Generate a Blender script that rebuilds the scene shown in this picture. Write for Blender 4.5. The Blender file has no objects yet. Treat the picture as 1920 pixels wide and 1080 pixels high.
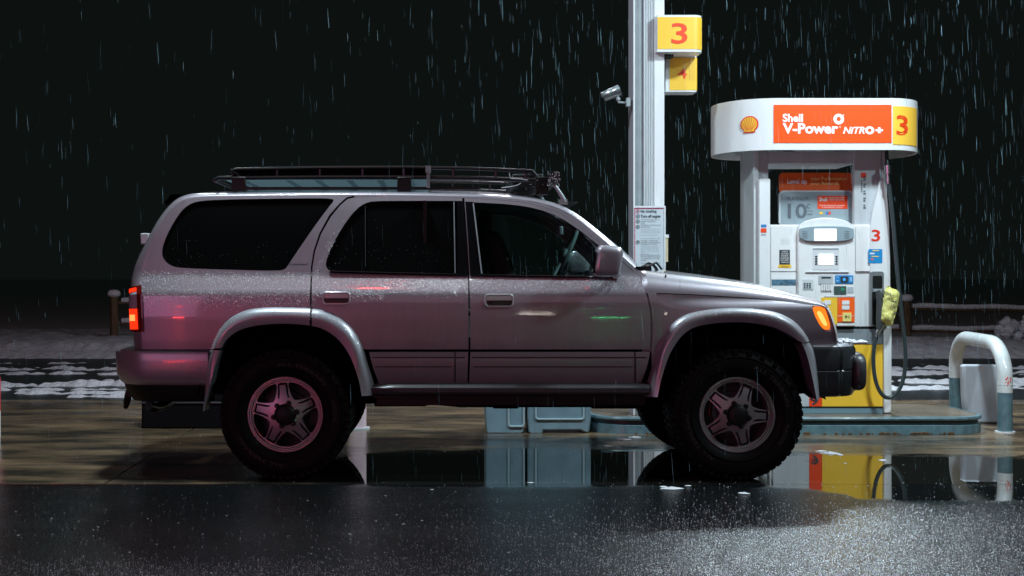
import bpy, math, random
import numpy as np
from mathutils import Vector, noise, geometry
random.seed(7)
R = math.radians
SC = bpy.context.scene
COL = SC.collection

# ------------------------------------------------------------------ camera, world, lamps, exposure
F = 2600.0; CXP = 820.0; HY = 520.0; CH = 1.2          # focal (px of a 1920 wide frame), horizon row, eye height
cd = bpy.data.cameras.new('camera'); cam = bpy.data.objects.new('camera', cd); COL.objects.link(cam)
cam.location = (0, 0, CH); cam.rotation_euler = (R(90), 0, 0)
cd.sensor_width = 36; cd.lens = F / 1920 * 36; cd.shift_y = -20 / 1920; cd.shift_x = (960 - CXP) / 1920
cd.clip_start = 0.05; cd.clip_end = 900
SC.camera = cam
w = bpy.data.worlds.new('World'); SC.world = w; w.use_nodes = True
nt = w.node_tree; bg = nt.nodes['Background']
bg.inputs[0].default_value = (0.0040, 0.0056, 0.0052, 1); bg.inputs[1].default_value = 1.0
SC.view_settings.view_transform = 'Standard'; SC.view_settings.look = 'None'
SC.view_settings.exposure = 0.0; SC.view_settings.gamma = 1
SC.render.engine = 'CYCLES'
try:
    SC.cycles.use_denoising = True
    SC.cycles.max_bounces = 8; SC.cycles.sample_clamp_indirect = 4; SC.cycles.caustics_reflective = False; SC.cycles.caustics_refractive = False
except Exception: pass

def lamp(name, loc, target, size, power, color, sy=None, spread=None):
    l = bpy.data.lights.new(name, 'AREA'); l.energy = power; l.color = color; l.size = size
    if sy: l.shape = 'RECTANGLE'; l.size_y = sy
    if spread: l.spread = R(spread)
    o = bpy.data.objects.new(name, l); COL.objects.link(o); o.location = loc
    o.rotation_euler = (Vector(target) - Vector(loc)).to_track_quat('-Z', 'Y').to_euler()
    return o
COOL = (0.74, 0.92, 1.0)
lamp('canopy_lamp', (3.5, 8.35, 4.7), (3.4, 9.0, 0), 0.40, 240, COOL)
lamp('canopy_lamp', (-1.2, 8.35, 4.8), (-1.2, 8.6, 0), 0.40, 205, COOL)
lamp('canopy_lamp', (5.2, 6.0, 4.8), (2.4, 9.3, 1.0), 0.30, 50, COOL, spread=120)
lamp('canopy_lamp', (3.8, 13.6, 4.8), (3.5, 12.4, 0), 0.5, 360, COOL)
lamp('canopy_lamp', (-2.4, 13.6, 4.8), (-2.0, 12.6, 0), 0.5, 26, (0.85, 0.95, 1.0))
lamp('front_fill_light', (1.0, -9.0, 3.4), (0.5, 9, 0.8), 6.0, 23, (1.0, 0.68, 0.80), 2.0)  # added fill from behind the viewpoint, brightens the car's flank
lamp('pink_fill_light', (-6.5, -3.0, 2.4), (-1.8, 8.4, 0.6), 6.0, 112, (1.0, 0.40, 0.78), 3.0)  # unseen pink fill from the viewer's left, tints the rear flank
lamp('road_lamp', (1, 15.5, 5.5), (1.5, 16.8, 0), 0.5, 210, (0.92, 0.88, 1.0))

# ------------------------------------------------------------------ helpers
def X_(px, Y): return (px - CXP) * Y / F
def Z_(py, Y): return CH - (py - HY) * Y / F

def mat(name, col, rough=0.5, metal=0.0, spec=0.5, coat=0.0, emit=None, es=0.0, bump=None, var=None, trans=0.0, alpha=1.0, coatr=0.05):
    m = bpy.data.materials.new(name); m.use_nodes = True
    n = m.node_tree.nodes; L = m.node_tree.links; b = n['Principled BSDF']
    b.inputs['Base Color'].default_value = (*col, 1); b.inputs['Roughness'].default_value = rough
    b.inputs['Metallic'].default_value = metal; b.inputs['Specular IOR Level'].default_value = spec
    b.inputs['Coat Weight'].default_value = coat; b.inputs['Coat Roughness'].default_value = coatr
    b.inputs['Transmission Weight'].default_value = trans; b.inputs['Alpha'].default_value = alpha
    if emit: b.inputs['Emission Color'].default_value = (*emit, 1); b.inputs['Emission Strength'].default_value = es
    tc = n.new('ShaderNodeTexCoord')
    if var:   # (scale, amount, stretch z)
        nz = n.new('ShaderNodeTexNoise'); nz.inputs['Scale'].default_value = var[0]; nz.inputs['Detail'].default_value = 6
        mp = n.new('ShaderNodeMapping'); mp.inputs['Scale'].default_value = (1, 1, var[2] if len(var) > 2 else 1)
        L.new(tc.outputs['Object'], mp.inputs[0]); L.new(mp.outputs[0], nz.inputs['Vector'])
        mx = n.new('ShaderNodeMix'); mx.data_type = 'RGBA'
        rp = n.new('ShaderNodeMapRange'); rp.inputs[1].default_value = 0.35; rp.inputs[2].default_value = 0.7
        L.new(nz.outputs[0], rp.inputs[0]); L.new(rp.outputs[0], mx.inputs[0])
        mx.inputs[6].default_value = (*col, 1); mx.inputs[7].default_value = (*[c * (1 - var[1]) for c in col], 1)
        L.new(mx.outputs[2], b.inputs['Base Color'])
    if bump:  # (scale, strength, distance)
        nz = n.new('ShaderNodeTexNoise'); nz.inputs['Scale'].default_value = bump[0]; nz.inputs['Detail'].default_value = 3
        L.new(tc.outputs['Object'], nz.inputs['Vector'])
        bp = n.new('ShaderNodeBump'); bp.inputs['Strength'].default_value = bump[1]; bp.inputs['Distance'].default_value = bump[2]
        L.new(nz.outputs[0], bp.inputs['Height']); L.new(bp.outputs[0], b.inputs['Normal'])
    return m

def cr(pts, n=6, closed=False):
    """Catmull-Rom through 2-D/3-D points."""
    P = [Vector(p) for p in pts]; N = len(P); out = []
    rng = range(N) if closed else range(N - 1)
    for i in rng:
        p0 = P[(i - 1) % N] if closed or i > 0 else P[0] * 2 - P[1]
        p1 = P[i]; p2 = P[(i + 1) % N]
        p3 = P[(i + 2) % N] if closed or i < N - 2 else P[-1] * 2 - P[-2]
        for k in range(n):
            t = k / n
            out.append(0.5 * ((2 * p1) + (p2 - p0) * t + (2 * p0 - 5 * p1 + 4 * p2 - p3) * t * t + (3 * p1 - p0 - 3 * p2 + p3) * t ** 3))
    if not closed: out.append(P[-1])
    return [tuple(p) for p in out]

def chaikin(pts, it=2):
    for _ in range(it):
        o = []
        for i in range(len(pts)):
            a, b = Vector(pts[i]), Vector(pts[(i + 1) % len(pts)])
            o.append(tuple(a * .75 + b * .25)); o.append(tuple(a * .25 + b * .75))
        pts = o
    return pts

def inside(x, y, poly):
    c = False; j = len(poly) - 1
    for i in range(len(poly)):
        xi, yi = poly[i]; xj, yj = poly[j]
        if (yi > y) != (yj > y) and x < (xj - xi) * (y - yi) / (yj - yi) + xi: c = not c
        j = i
    return c

def densify(poly, step):
    o = []
    for i in range(len(poly)):
        a, b = poly[i], poly[(i + 1) % len(poly)]
        d = math.hypot(b[0] - a[0], b[1] - a[1])
        if d < 1e-6: continue
        k = max(1, int(math.ceil(d / step)))
        for q in range(k): o.append((a[0] + (b[0] - a[0]) * q / k, a[1] + (b[1] - a[1]) * q / k))
    return o

def fill2d(outer, holes=(), step=0.04):
    loops = [densify(l, step) for l in [outer] + list(holes)]
    V = []; E = []
    for l in loops:
        b = len(V); V += l; E += [(b + i, b + (i + 1) % len(l)) for i in range(len(l))]
    xs = [p[0] for p in loops[0]]; ys = [p[1] for p in loops[0]]
    nx = int((max(xs) - min(xs)) / step); ny = int((max(ys) - min(ys)) / step)
    if nx * ny < 40000:
        for i in range(1, nx + 1):
            for j in range(1, ny + 1):
                x = min(xs) + (i - .5 * (j % 2)) * step; y = min(ys) + j * step * .9
                if inside(x, y, loops[0]) and not any(inside(x, y, h) for h in loops[1:]): V.append((x, y))
    r = geometry.delaunay_2d_cdt([Vector(v) for v in V], E, [], 0, 1e-6)
    vs = [(v[0], v[1]) for v in r[0]]; fs = []
    for f in r[2]:
        cx = sum(vs[i][0] for i in f) / len(f); cy = sum(vs[i][1] for i in f) / len(f)
        if len(f) == 3:
            a_, b_, c_ = (vs[k] for k in f); ar = abs((b_[0] - a_[0]) * (c_[1] - a_[1]) - (c_[0] - a_[0]) * (b_[1] - a_[1])); ml = max(math.dist(a_, b_), math.dist(b_, c_), math.dist(c_, a_))
            if ar / ml < 2e-4 * (1 if ml < 2 else 5): continue
        if inside(cx, cy, loops[0]) and not any(inside(cx, cy, h) for h in loops[1:]): fs.append(tuple(f))
    return vs, fs, loops

LOC = {}
class MB:
    def __init__(s): s.v = []; s.f = []; s.m = []
    def add(s, vs, fs, mi=0):
        b = len(s.v); s.v += [tuple(v) for v in vs]; s.f += [tuple(i + b for i in f) for f in fs]; s.m += [mi] * len(fs)
    def box(s, x0, x1, y0, y1, z0, z1, mi=0):
        s.add([(x0, y0, z0), (x1, y0, z0), (x1, y1, z0), (x0, y1, z0), (x0, y0, z1), (x1, y0, z1), (x1, y1, z1), (x0, y1, z1)],
              [(0, 3, 2, 1), (4, 5, 6, 7), (0, 1, 5, 4), (1, 2, 6, 5), (2, 3, 7, 6), (3, 0, 4, 7)], mi)
    def bar(s, a, b, r1, r2=None, n=10, mi=0): s.tube([a, b], r1 if r2 is None else [r1, r2], n, mi)
    def tube(s, path, r, n=10, mi=0, flat=1.0):
        P = [Vector(p) for p in path]; N = len(P); rr = r if isinstance(r, (list, tuple)) else [r] * N
        vs = []; up = None
        for i in range(N):
            t = (P[min(i + 1, N - 1)] - P[max(i - 1, 0)]).normalized()
            if up is None: up = t.orthogonal().normalized()
            up = (up - t * up.dot(t)).normalized(); sd = t.cross(up)
            for k in range(n):
                a = 2 * math.pi * k / n; vs.append(P[i] + up * math.cos(a) * rr[i] * flat + sd * math.sin(a) * rr[i])
        fs = [(i * n + k, i * n + (k + 1) % n, (i + 1) * n + (k + 1) % n, (i + 1) * n + k) for i in range(N - 1) for k in range(n)]
        fs.append(tuple(range(n))[::-1]); fs.append(tuple(range((N - 1) * n, N * n)))
        s.add(vs, fs, mi)
    def poly(s, pts2, y0, y1, mi=0, holes=(), step=9.0):
        """outline in (x,z), extruded from y0 (front) to y1."""
        vs, fs, loops = fill2d(pts2, holes, step)
        s.add([(a, y0, b) for a, b in vs], fs, mi); s.add([(a, y1, b) for a, b in vs], [f[::-1] for f in fs], mi)
        for l in loops:
            n = len(l); s.add([(a, y0, b) for a, b in l] + [(a, y1, b) for a, b in l], [(i, (i + 1) % n, n + (i + 1) % n, n + i) for i in range(n)], mi)
    def lathe(s, prof, n=48, mi=0, close=False, c=(0, 0, 0), a0=0, a1=360):
        """prof = (radius, y); axis along y through c."""
        full = abs(a1 - a0) >= 359.9; m = n if full else n + 1; k = len(prof); vs = []
        for i in range(m):
            a = R(a0 + (a1 - a0) * i / n)
            for r, y in prof: vs.append((c[0] + r * math.cos(a), c[1] + y, c[2] + r * math.sin(a)))
        fs = []
        for i in range(n):
            for j in range(k - 1 if not close else k):
                fs.append((i * k + j, ((i + 1) % m) * k + j, ((i + 1) % m) * k + (j + 1) % k, i * k + (j + 1) % k))
        s.add(vs, fs, mi)
    def blob(s, c, rx, ry, rz, e=1.0, n=14, mi=0, fn=None):
        vs = []; fs = []
        sp = lambda v: math.copysign(abs(v) ** e, v)
        for i in range(n + 1):
            th = -math.pi / 2 + math.pi * i / n
            for k in range(2 * n):
                ph = math.pi * k / n
                p = (sp(math.cos(th)) * sp(math.cos(ph)) * rx, sp(math.cos(th)) * sp(math.sin(ph)) * ry, sp(math.sin(th)) * rz)
                if fn: p = fn(*p)
                vs.append((c[0] + p[0], c[1] + p[1], c[2] + p[2]))
        for i in range(n):
            for k in range(2 * n): fs.append((i * 2 * n + k, i * 2 * n + (k + 1) % (2 * n), (i + 1) * 2 * n + (k + 1) % (2 * n), (i + 1) * 2 * n + k))
        s.add(vs, fs, mi)
    def mirror(s):
        o = MB(); o.v = [(x, -y, z) for x, y, z in s.v]; o.f = [f[::-1] for f in s.f]; o.m = list(s.m); return o
    def build(s, name, mats, parent=None, smooth=40, bevel=0, origin=None):
        if not isinstance(mats, (list, tuple)): mats = [mats]
        off = Vector(origin) if origin is not None else Vector(LOC.get(parent.name, (0, 0, 0)) if parent is not None else (0, 0, 0))
        me = bpy.data.meshes.new(name); me.from_pydata([tuple(Vector(v) - off) for v in s.v], [], s.f)
        for m in mats: me.materials.append(m)
        me.polygons.foreach_set('material_index', s.m); me.update()
        import bmesh
        bm = bmesh.new(); bm.from_mesh(me); bmesh.ops.remove_doubles(bm, verts=bm.verts, dist=1e-5); bmesh.ops.recalc_face_normals(bm, faces=bm.faces); 
        if smooth:
            for e in bm.edges:
                if len(e.link_faces) > 2 or (len(e.link_faces) == 2 and e.calc_face_angle(0) > R(smooth)): e.smooth = False
            for f in bm.faces: f.smooth = True
        bm.to_mesh(me); bm.free()
        o = bpy.data.objects.new(name, me); COL.objects.link(o); LOC[o.name] = tuple(off)
        if parent is not None: o.parent = parent
        elif origin is not None: o.location = origin
        if bevel:
            b = o.modifiers.new('bevel', 'BEVEL'); b.width = bevel; b.segments = 2; b.limit_method = 'ANGLE'; b.angle_limit = R(35)
        return o

def tag(o, label=None, cat=None, group=None, kind=None):
    if label: o['label'] = label
    if cat: o['category'] = cat
    if group: o['group'] = group
    if kind: o['kind'] = kind
    return o
def thing(name, loc, label, cat, group=None, rz=0):
    o = bpy.data.objects.new(name, None); COL.objects.link(o); o.location = loc; o.rotation_euler = (0, 0, rz); o.empty_display_size = .1
    LOC[o.name] = tuple(loc) if rz == 0 else (0, 0, 0)
    return tag(o, label, cat, group)

_tc = {}
def text_geo(s, bold=0.0, shear=0.0, sp=1.0):
    k = (s, bold, shear, sp)
    if k not in _tc:
        c = bpy.data.curves.new('t', 'FONT'); c.body = s; c.size = 1; c.offset = bold; c.shear = shear; c.resolution_u = 3; c.space_character = sp
        o = bpy.data.objects.new('t', c); COL.objects.link(o)
        bpy.context.view_layer.update()
        me = bpy.data.meshes.new_from_object(o.evaluated_get(bpy.context.evaluated_depsgraph_get()))
        vs = [(v.co.x, v.co.y) for v in me.vertices]; fs = [tuple(p.vertices) for p in me.polygons]
        bpy.data.objects.remove(o); bpy.data.curves.remove(c); bpy.data.meshes.remove(me)
        x0 = min(v[0] for v in vs); x1 = max(v[0] for v in vs); y0 = min(v[1] for v in vs); y1 = max(v[1] for v in vs)
        _tc[k] = ([((a - x0) / (x1 - x0), (b - y0) / (y1 - y0)) for a, b in vs], fs, (x1 - x0) / (y1 - y0))
    return _tc[k]
def text_px(mb, s, x0, y0, x1, y1, fn, mi=0, bold=0.02, shear=0, sp=1.0):
    """text fitted to a box given in photo pixels; fn maps a pixel to a 3-D point on the sign."""
    vs, fs, _ = text_geo(s, bold, shear, sp)
    mb.add([fn(x0 + a * (x1 - x0), y1 + b * (y0 - y1)) for a, b in vs], fs, mi)
def flat(Y): return lambda px, py: (X_(px, Y), Y, Z_(py, Y))
def rrect(x0, z0, x1, z1, r, n=5):
    o = []
    for cx, cz, a in ((x1 - r, z1 - r, 0), (x0 + r, z1 - r, 90), (x0 + r, z0 + r, 180), (x1 - r, z0 + r, 270)):
        for k in range(n + 1): o.append((cx + r * math.cos(R(a + 90 * k / n)), cz + r * math.sin(R(a + 90 * k / n))))
    return o
def plate(mb, px0, py0, px1, py1, Y, th, r=0.0, mi=0):
    x0, x1, z0, z1 = X_(px0, Y), X_(px1, Y), Z_(py1, Y), Z_(py0, Y)
    if r: mb.poly(rrect(x0, z0, x1, z1, r), Y, Y + th, mi)
    else: mb.box(x0, x1, Y, Y + th, z0, z1, mi)

# ------------------------------------------------------------------ materials
M = {}
M['white'] = mat('white painted metal', (.78, .79, .80), .35, coat=.3, var=(9, .07, .25))
M['whitep'] = mat('white plastic', (.80, .80, .80), .4, var=(14, .05))
M['lgrey'] = mat('light grey metal', (.50, .53, .55), .4, var=(11, .12, .3))
M['mgrey'] = mat('mid grey metal', (.30, .34, .36), .42, var=(10, .15))
M['fgrey'] = mat('flute grey paint', (.62, .66, .68), .4, var=(7, .08, .2))
M['dgrey'] = mat('dark grey plastic', (.05, .055, .06), .4)
M['black'] = mat('black plastic', (.006, .0065, .0065), .5, spec=.3, bump=(90, .3, .002))
M['blackg'] = mat('black gloss trim', (.006, .006, .007), .12)
M['well'] = mat('wheel arch liner', (.003, .003, .003), .9, spec=.1)
M['orange'] = mat('orange print', (.95, .12, .008), .45)
M['redor'] = mat('red orange print', (.85, .06, .01), .45)
M['yellow'] = mat('yellow print', (.93, .55, .04), .45, var=(5, .08))
M['red'] = mat('red print', (.75, .03, .01), .45)
M['dtext'] = mat('dark print', (.03, .04, .05), .5)
M['gtext'] = mat('grey print', (.10, .12, .14), .5)
M['ltext'] = mat('pale grey print', (.42, .46, .50), .5)
M['ytext'] = mat('cream print', (.95, .62, .22), .5)
M['blue'] = mat('blue print', (.02, .22, .55), .4)
M['screen'] = mat('lit screen', (.9, .9, .9), .3, emit=(1, .96, .93), es=.85)
M['bscreen'] = mat('lit blue light', (.02, .1, .4), .3, emit=(.05, .35, 1), es=1.2)
M['gscreen'] = mat('lit green screen', (.03, .08, .07), .3, emit=(.03, .5, .25), es=.35)
M['teal'] = mat('weathered teal paint', (.115, .21, .245), .38, coat=.3, var=(18, .35, 1))
M['tealbin'] = mat('blue grey bin plastic', (.20, .31, .37), .4, var=(8, .2))
M['rust'] = mat('rust', (.10, .05, .02), .8)
M['chrome'] = mat('bare metal', (.55, .58, .60), .22, 1.0)
M['dmetal'] = mat('dark metal', (.012, .014, .015), .3, .2)
M['hose'] = mat('rubber hose', (.03, .045, .05), .3)
M['bag'] = mat('yellow plastic bag', (.80, .76, .24), .35, bump=(22, .8, .02), var=(16, .18))
M['wood'] = mat('weathered brown wood', (.13, .075, .035), .75, var=(30, .5, .2), bump=(40, .5, .01))
M['snow'] = mat('snow', (.62, .62, .66), .75, bump=(26, .8, .03), var=(8, .25))
M['conc'] = mat('pale painted concrete', (.50, .54, .60), .6, var=(9, .28, .4), bump=(60, .2, .004))

# ================================================================== THE CAR
TH = -0.008; CS, SN = math.cos(TH), math.sin(TH); Y0 = 9.04; TX = (960 - CXP) * 8.2 / F
suv = thing('suv', (TX, Y0, 0), 'silver grey four-wheel-drive wagon with a roof rack, wet from sleet, parked before the pump', 'car', rz=TH)

ZT = np.linspace(0.2, 2.0, 361)
_pz = [0.2, 0.50, 0.60, 0.75, 0.82, 0.95, 1.05, 1.108, 1.122, 1.20, 1.215, 1.45, 1.62, 1.70, 2.0]
_pw = [.72, .79, .815, .838, .846, .853, .851, .847, .838, .797, .790, .745, .705, .680, .55]
_W = np.interp(ZT, _pz, _pw); _k = np.exp(-.5 * (np.arange(-4, 5) / .8) ** 2); _k /= _k.sum()
_W = np.convolve(np.pad(_W, 4, 'edge'), _k, 'valid')
def sst(a, b, x):
    t = min(1, max(0, (x - a) / (b - a))); return t * t * (3 - 2 * t)
def W(x, z):
    v = float(np.interp(z, ZT, _W))
    if x > 1.25: v -= .085 * ((x - 1.25) / .85) ** 2
    if x < -1.9: v -= .055 * ((-1.9 - x) / .42) ** 2
    # flare of the front wing below the bonnet seam
    v += .030 * sst(.85, 1.25, x) * (1 - sst(1.02, 1.075, z)) * sst(.80, .90, z) * (1 - sst(1.9, 2.1, x))
    return v
def unproj(px, py, wv):
    a = (px - CXP) / F; b = (py - HY) / F
    k = (CS * Y0 - SN * TX - wv) / (CS - SN * a)
    x = k * a - TX; y = k - Y0
    return CS * x + SN * y, CH - k * b
def side(px, py):
    wv = .82
    for _ in range(8):
        x, z = unproj(px, py, wv); wv = W(x, z)
    return x, z
def sides(pts): return [side(*p) for p in pts]

def panel(outer, holes=(), off=0.0, thick=.022, step=.035, mi=0, local=False, offfn=None):
    if not local: outer = sides(outer); holes = [sides(h) for h in holes]
    vs, fs, loops = fill2d(outer, holes, step)
    mb = MB(); yo = lambda x, z: -(W(x, z) + off + (offfn(x, z) if offfn else 0))
    mb.add([(x, yo(x, z), z) for x, z in vs], fs, mi)
    if thick:
        for l in loops:
            n = len(l)
            mb.add([(x, yo(x, z), z) for x, z in l] + [(x, yo(x, z) + thick, z) for x, z in l], [(i, (i + 1) % n, n + (i + 1) % n, n + i) for i in range(n)], mi)
    return mb
def both(mb, name, mats, parent=suv, **k):
    a = mb.build(name, mats, parent, **k); b = mb.mirror().build(name, mats, parent, **k); return a, b

def paint_mat():
    m = mat('wet metallic grey paint', (.345, .315, .35), .40, .42, coat=1.0, coatr=.035)
    n = m.node_tree.nodes; L = m.node_tree.links; b = n['Principled BSDF']
    tc = n.new('ShaderNodeTexCoord')
    nz = n.new('ShaderNodeTexNoise'); nz.inputs['Scale'].default_value = 900
    L.new(tc.outputs['Object'], nz.inputs['Vector'])
    rp = n.new('ShaderNodeMapRange'); rp.inputs[3].default_value = .27; rp.inputs[4].default_value = .50
    L.new(nz.outputs[0], rp.inputs[0]); L.new(rp.outputs[0], b.inputs['Roughness'])
    vo = n.new('ShaderNodeTexVoronoi'); vo.inputs['Scale'].default_value = 95
    L.new(tc.outputs['Object'], vo.inputs['Vector'])
    mr = n.new('ShaderNodeMapRange'); mr.inputs[1].default_value = 0.0; mr.inputs[2].default_value = .35; mr.inputs[3].default_value = 1; mr.inputs[4].default_value = 0
    L.new(vo.outputs['Distance'], mr.inputs[0])
    bp = n.new('ShaderNodeBump'); bp.inputs['Strength'].default_value = .05; bp.inputs['Distance'].default_value = .002
    L.new(mr.outputs[0], bp.inputs['Height']); L.new(bp.outputs[0], b.inputs['Coat Normal'])
    # road film low on the flanks and dried water runs
    sp = n.new('ShaderNodeSeparateXYZ'); L.new(tc.outputs['Object'], sp.inputs[0])
    lo = n.new('ShaderNodeMapRange'); lo.inputs[1].default_value = .60; lo.inputs[2].default_value = .98; lo.inputs[3].default_value = 1; lo.inputs[4].default_value = 0; L.new(sp.outputs[2], lo.inputs[0])
    mp = n.new('ShaderNodeMapping'); mp.inputs['Scale'].default_value = (38, 38, 2.2); L.new(tc.outputs['Object'], mp.inputs[0])
    n2 = n.new('ShaderNodeTexNoise'); n2.inputs['Scale'].default_value = 1.0; n2.inputs['Detail'].default_value = 6; L.new(mp.outputs[0], n2.inputs['Vector'])
    n3 = n.new('ShaderNodeTexNoise'); n3.inputs['Scale'].default_value = 5.0; n3.inputs['Detail'].default_value = 8; L.new(tc.outputs['Object'], n3.inputs['Vector'])
    r2 = n.new('ShaderNodeMapRange'); r2.inputs[1].default_value = .42; r2.inputs[2].default_value = .72; L.new(n2.outputs[0], r2.inputs[0])
    r3 = n.new('ShaderNodeMapRange'); r3.inputs[1].default_value = .35; r3.inputs[2].default_value = .65; L.new(n3.outputs[0], r3.inputs[0])
    m1 = n.new('ShaderNodeMath'); m1.operation = 'MULTIPLY'; L.new(lo.outputs[0], m1.inputs[0]); L.new(r3.outputs[0], m1.inputs[1])
    m2 = n.new('ShaderNodeMath'); m2.operation = 'MULTIPLY_ADD'; m2.inputs[1].default_value = .16; L.new(r2.outputs[0], m2.inputs[0]); L.new(m1.outputs[0], m2.inputs[2])
    m3 = n.new('ShaderNodeMath'); m3.operation = 'MULTIPLY'; m3.inputs[1].default_value = .75; m3.use_clamp = True; L.new(m2.outputs[0], m3.inputs[0])
    cm = n.new('ShaderNodeMix'); cm.data_type = 'RGBA'; L.new(m3.outputs[0], cm.inputs[0]); cm.inputs[6].default_value = b.inputs['Base Color'].default_value; cm.inputs[7].default_value = (.17, .155, .165, 1)
    L.new(cm.outputs[2], b.inputs['Base Color'])
    return m
PAINT = paint_mat()
CLAD = mat('wet grey bumper paint', (.34, .345, .37), .38, .3, coat=.7, coatr=.12)
STEP = mat('dark side step', (.05, .05, .053), .45, coat=.3, coatr=.2, bump=(60, .3, .002))
SILL = mat('grey body cladding', (.21, .205, .215), .42, .25, coat=.4, coatr=.2)
GLASS_D = mat('dark tinted glass', (.004, .0045, .0045), .04, spec=.5)
def glass_mat():
    m = bpy.data.materials.new('clear window glass'); m.use_nodes = True
    n = m.node_tree.nodes; L = m.node_tree.links; n.remove(n['Principled BSDF'])
    tr = n.new('ShaderNodeBsdfTransparent'); tr.inputs[0].default_value = (.60, .74, .72, 1)
    gl = n.new('ShaderNodeBsdfGlossy'); gl.inputs['Roughness'].default_value = .02
    fr = n.new('ShaderNodeFresnel'); fr.inputs[0].default_value = 1.5
    mx = n.new('ShaderNodeMixShader'); L.new(fr.outputs[0], mx.inputs[0]); L.new(tr.outputs[0], mx.inputs[1]); L.new(gl.outputs[0], mx.inputs[2])
    L.new(mx.outputs[0], n['Material Output'].inputs[0]); return m
GLASS = glass_mat()
RUB = mat('tyre rubber', (.0035, .004, .004), .6, spec=.12, bump=(70, .3, .002))
RIM = mat('machined alloy', (.36, .34, .355), .36, .6, var=(6, .3))
M['seat'] = mat('grey seat cloth', (.05, .06, .06), .9)
M['seatl'] = mat('interior plastic', (.10, .13, .13), .6)
M['tail'] = mat('lit red lamp', (.7, .03, .01), .12, emit=(1, .035, .006), es=1.2)
M['tailh'] = mat('lamp bulb glow', (.9, .2, .05), .2, emit=(1, .16, .04), es=3.2)
M['taild'] = mat('dark red lens', (.16, .01, .008), .1)
M['lens'] = mat('clear ribbed lens', (.55, .58, .62), .15, .0, coat=1, bump=(60, .4, .003))
M['turn'] = mat('lit orange lamp', (.9, .22, .02), .12, emit=(1, .17, .012), es=1.3)
M['turnh'] = mat('orange bulb glow', (.9, .4, .1), .12, emit=(1, .30, .07), es=2.4)

# edge of the upper body: px, py, r (bulge outwards), rw (rounding inwards), crown
EA = [(271, 655, .085, .13, .02), (270, 620, .094, .13, .02), (268, 570, .100, .13, .02), (265, 533, .088, .12, .02), (272, 497, .074, .10, .03), (288, 453, .055, .09, .03),
      (307, 416, .050, .09, .03), (327, 390, .046, .09, .02), (345, 377, .042, .10, .02), (375, 370.5, .036, .12, .03), (450, 368, .030, .13, .035), (560, 366.5, .029, .13, .04), (700, 366, .029, .13, .04),
      (868, 368.5, .029, .13, .04), (930, 371, .029, .13, .04), (985, 376, .030, .12, .035), (1020, 383, .032, .11, .03), (1050, 393, .034, .10, .03), (1078, 409, .036, .10, .03), (1112, 436, .038, .10, .04), (1150, 468, .038, .10, .05), (1190, 503, .030, .10, .06)]
EB = [(1214, 548.5, .133, .20, .02), (1250, 550, .122, .20, .03), (1300, 552, .110, .20, .03), (1350, 555, .099, .18, .03), (1400, 558, .085, .16, .03), (1450, 562, .068, .14, .03), (1490, 566, .050, .12, .03),
      (1520, 570, .036, .10, .03), (1542, 573, .022, .09, .03), (1552, 582, .02, .10, .05), (1561, 605, .02, .10, .05), (1567, 630, .02, .10, .05), (1568, 648, .02, .10, .05)]
def prep(E):
    E2 = cr([tuple(e) for e in E], 4)
    P = [(*side(e[0], e[1]), e[2], e[3], e[4]) for e in E2]
    N = []
    for i in range(len(P)):
        a, b = P[max(i - 1, 0)], P[min(i + 1, len(P) - 1)]
        t = Vector((b[0] - a[0], b[1] - a[1])).normalized(); N.append((-t.y, t.x))
    return P, N, E2
PA, NA, EA2 = prep(EA); PB, NB, EB2 = prep(EB)
def xsec(P, N, i, us, off=0.0):
    """cross-section points from the near side (u=0) over the rounding (u=1) to the centre (u=2)."""
    x, z, r, rw, c = P[i]; nx, nz = N[i]; w0 = W(x, z); out = []
    for u in us:
        if u <= 1:
            ph = u * math.pi / 2; b = r * math.sin(ph); wv = w0 - rw * (1 - math.cos(ph))
        else:
            w1 = w0 - rw; t = (u - 1); wv = w1 * (1 - t); b = r + c * (1 - (wv / w1) ** 2)
            ph = math.pi / 2
        out.append((x + nx * (b + off * math.sin(ph)), -(wv + off * math.cos(ph)), z + nz * (b + off * math.sin(ph))))
    return out
def strip(P, N, i0, i1, u0=0, u1=2, off=0.0, mb=None, mi=0, full=True, nu=14):
    mb = mb or MB(); us = [u0 + (u1 - u0) * k / nu for k in range(nu + 1)]
    rows = []
    for i in range(i0, i1 + 1):
        h = xsec(P, N, i, us, off)
        if full: h = h + [(a, -b, c) for a, b, c in (h[-2::-1] if u1 == 2 else h[::-1])]
        rows.append(h)
    n = len(rows[0]); vs = [p for r in rows for p in r]
    if full and u1 < 2:
        hN = n // 2; js = [j for j in range(n - 1) if j != hN - 1]
    else: js = range(n - 1)
    mb.add(vs, [(i * n + j, i * n + j + 1, (i + 1) * n + j + 1, (i + 1) * n + j) for i in range(len(rows) - 1) for j in js], mi)
    return mb
def ia(k): return 4 * k
A_edge = [(e[0], e[1]) for e in EA2]; B_edge = [(e[0], e[1]) for e in EB2]
iTail = ia(8); iWs = ia(17) + 2; iEnd = len(PA) - 1

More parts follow.
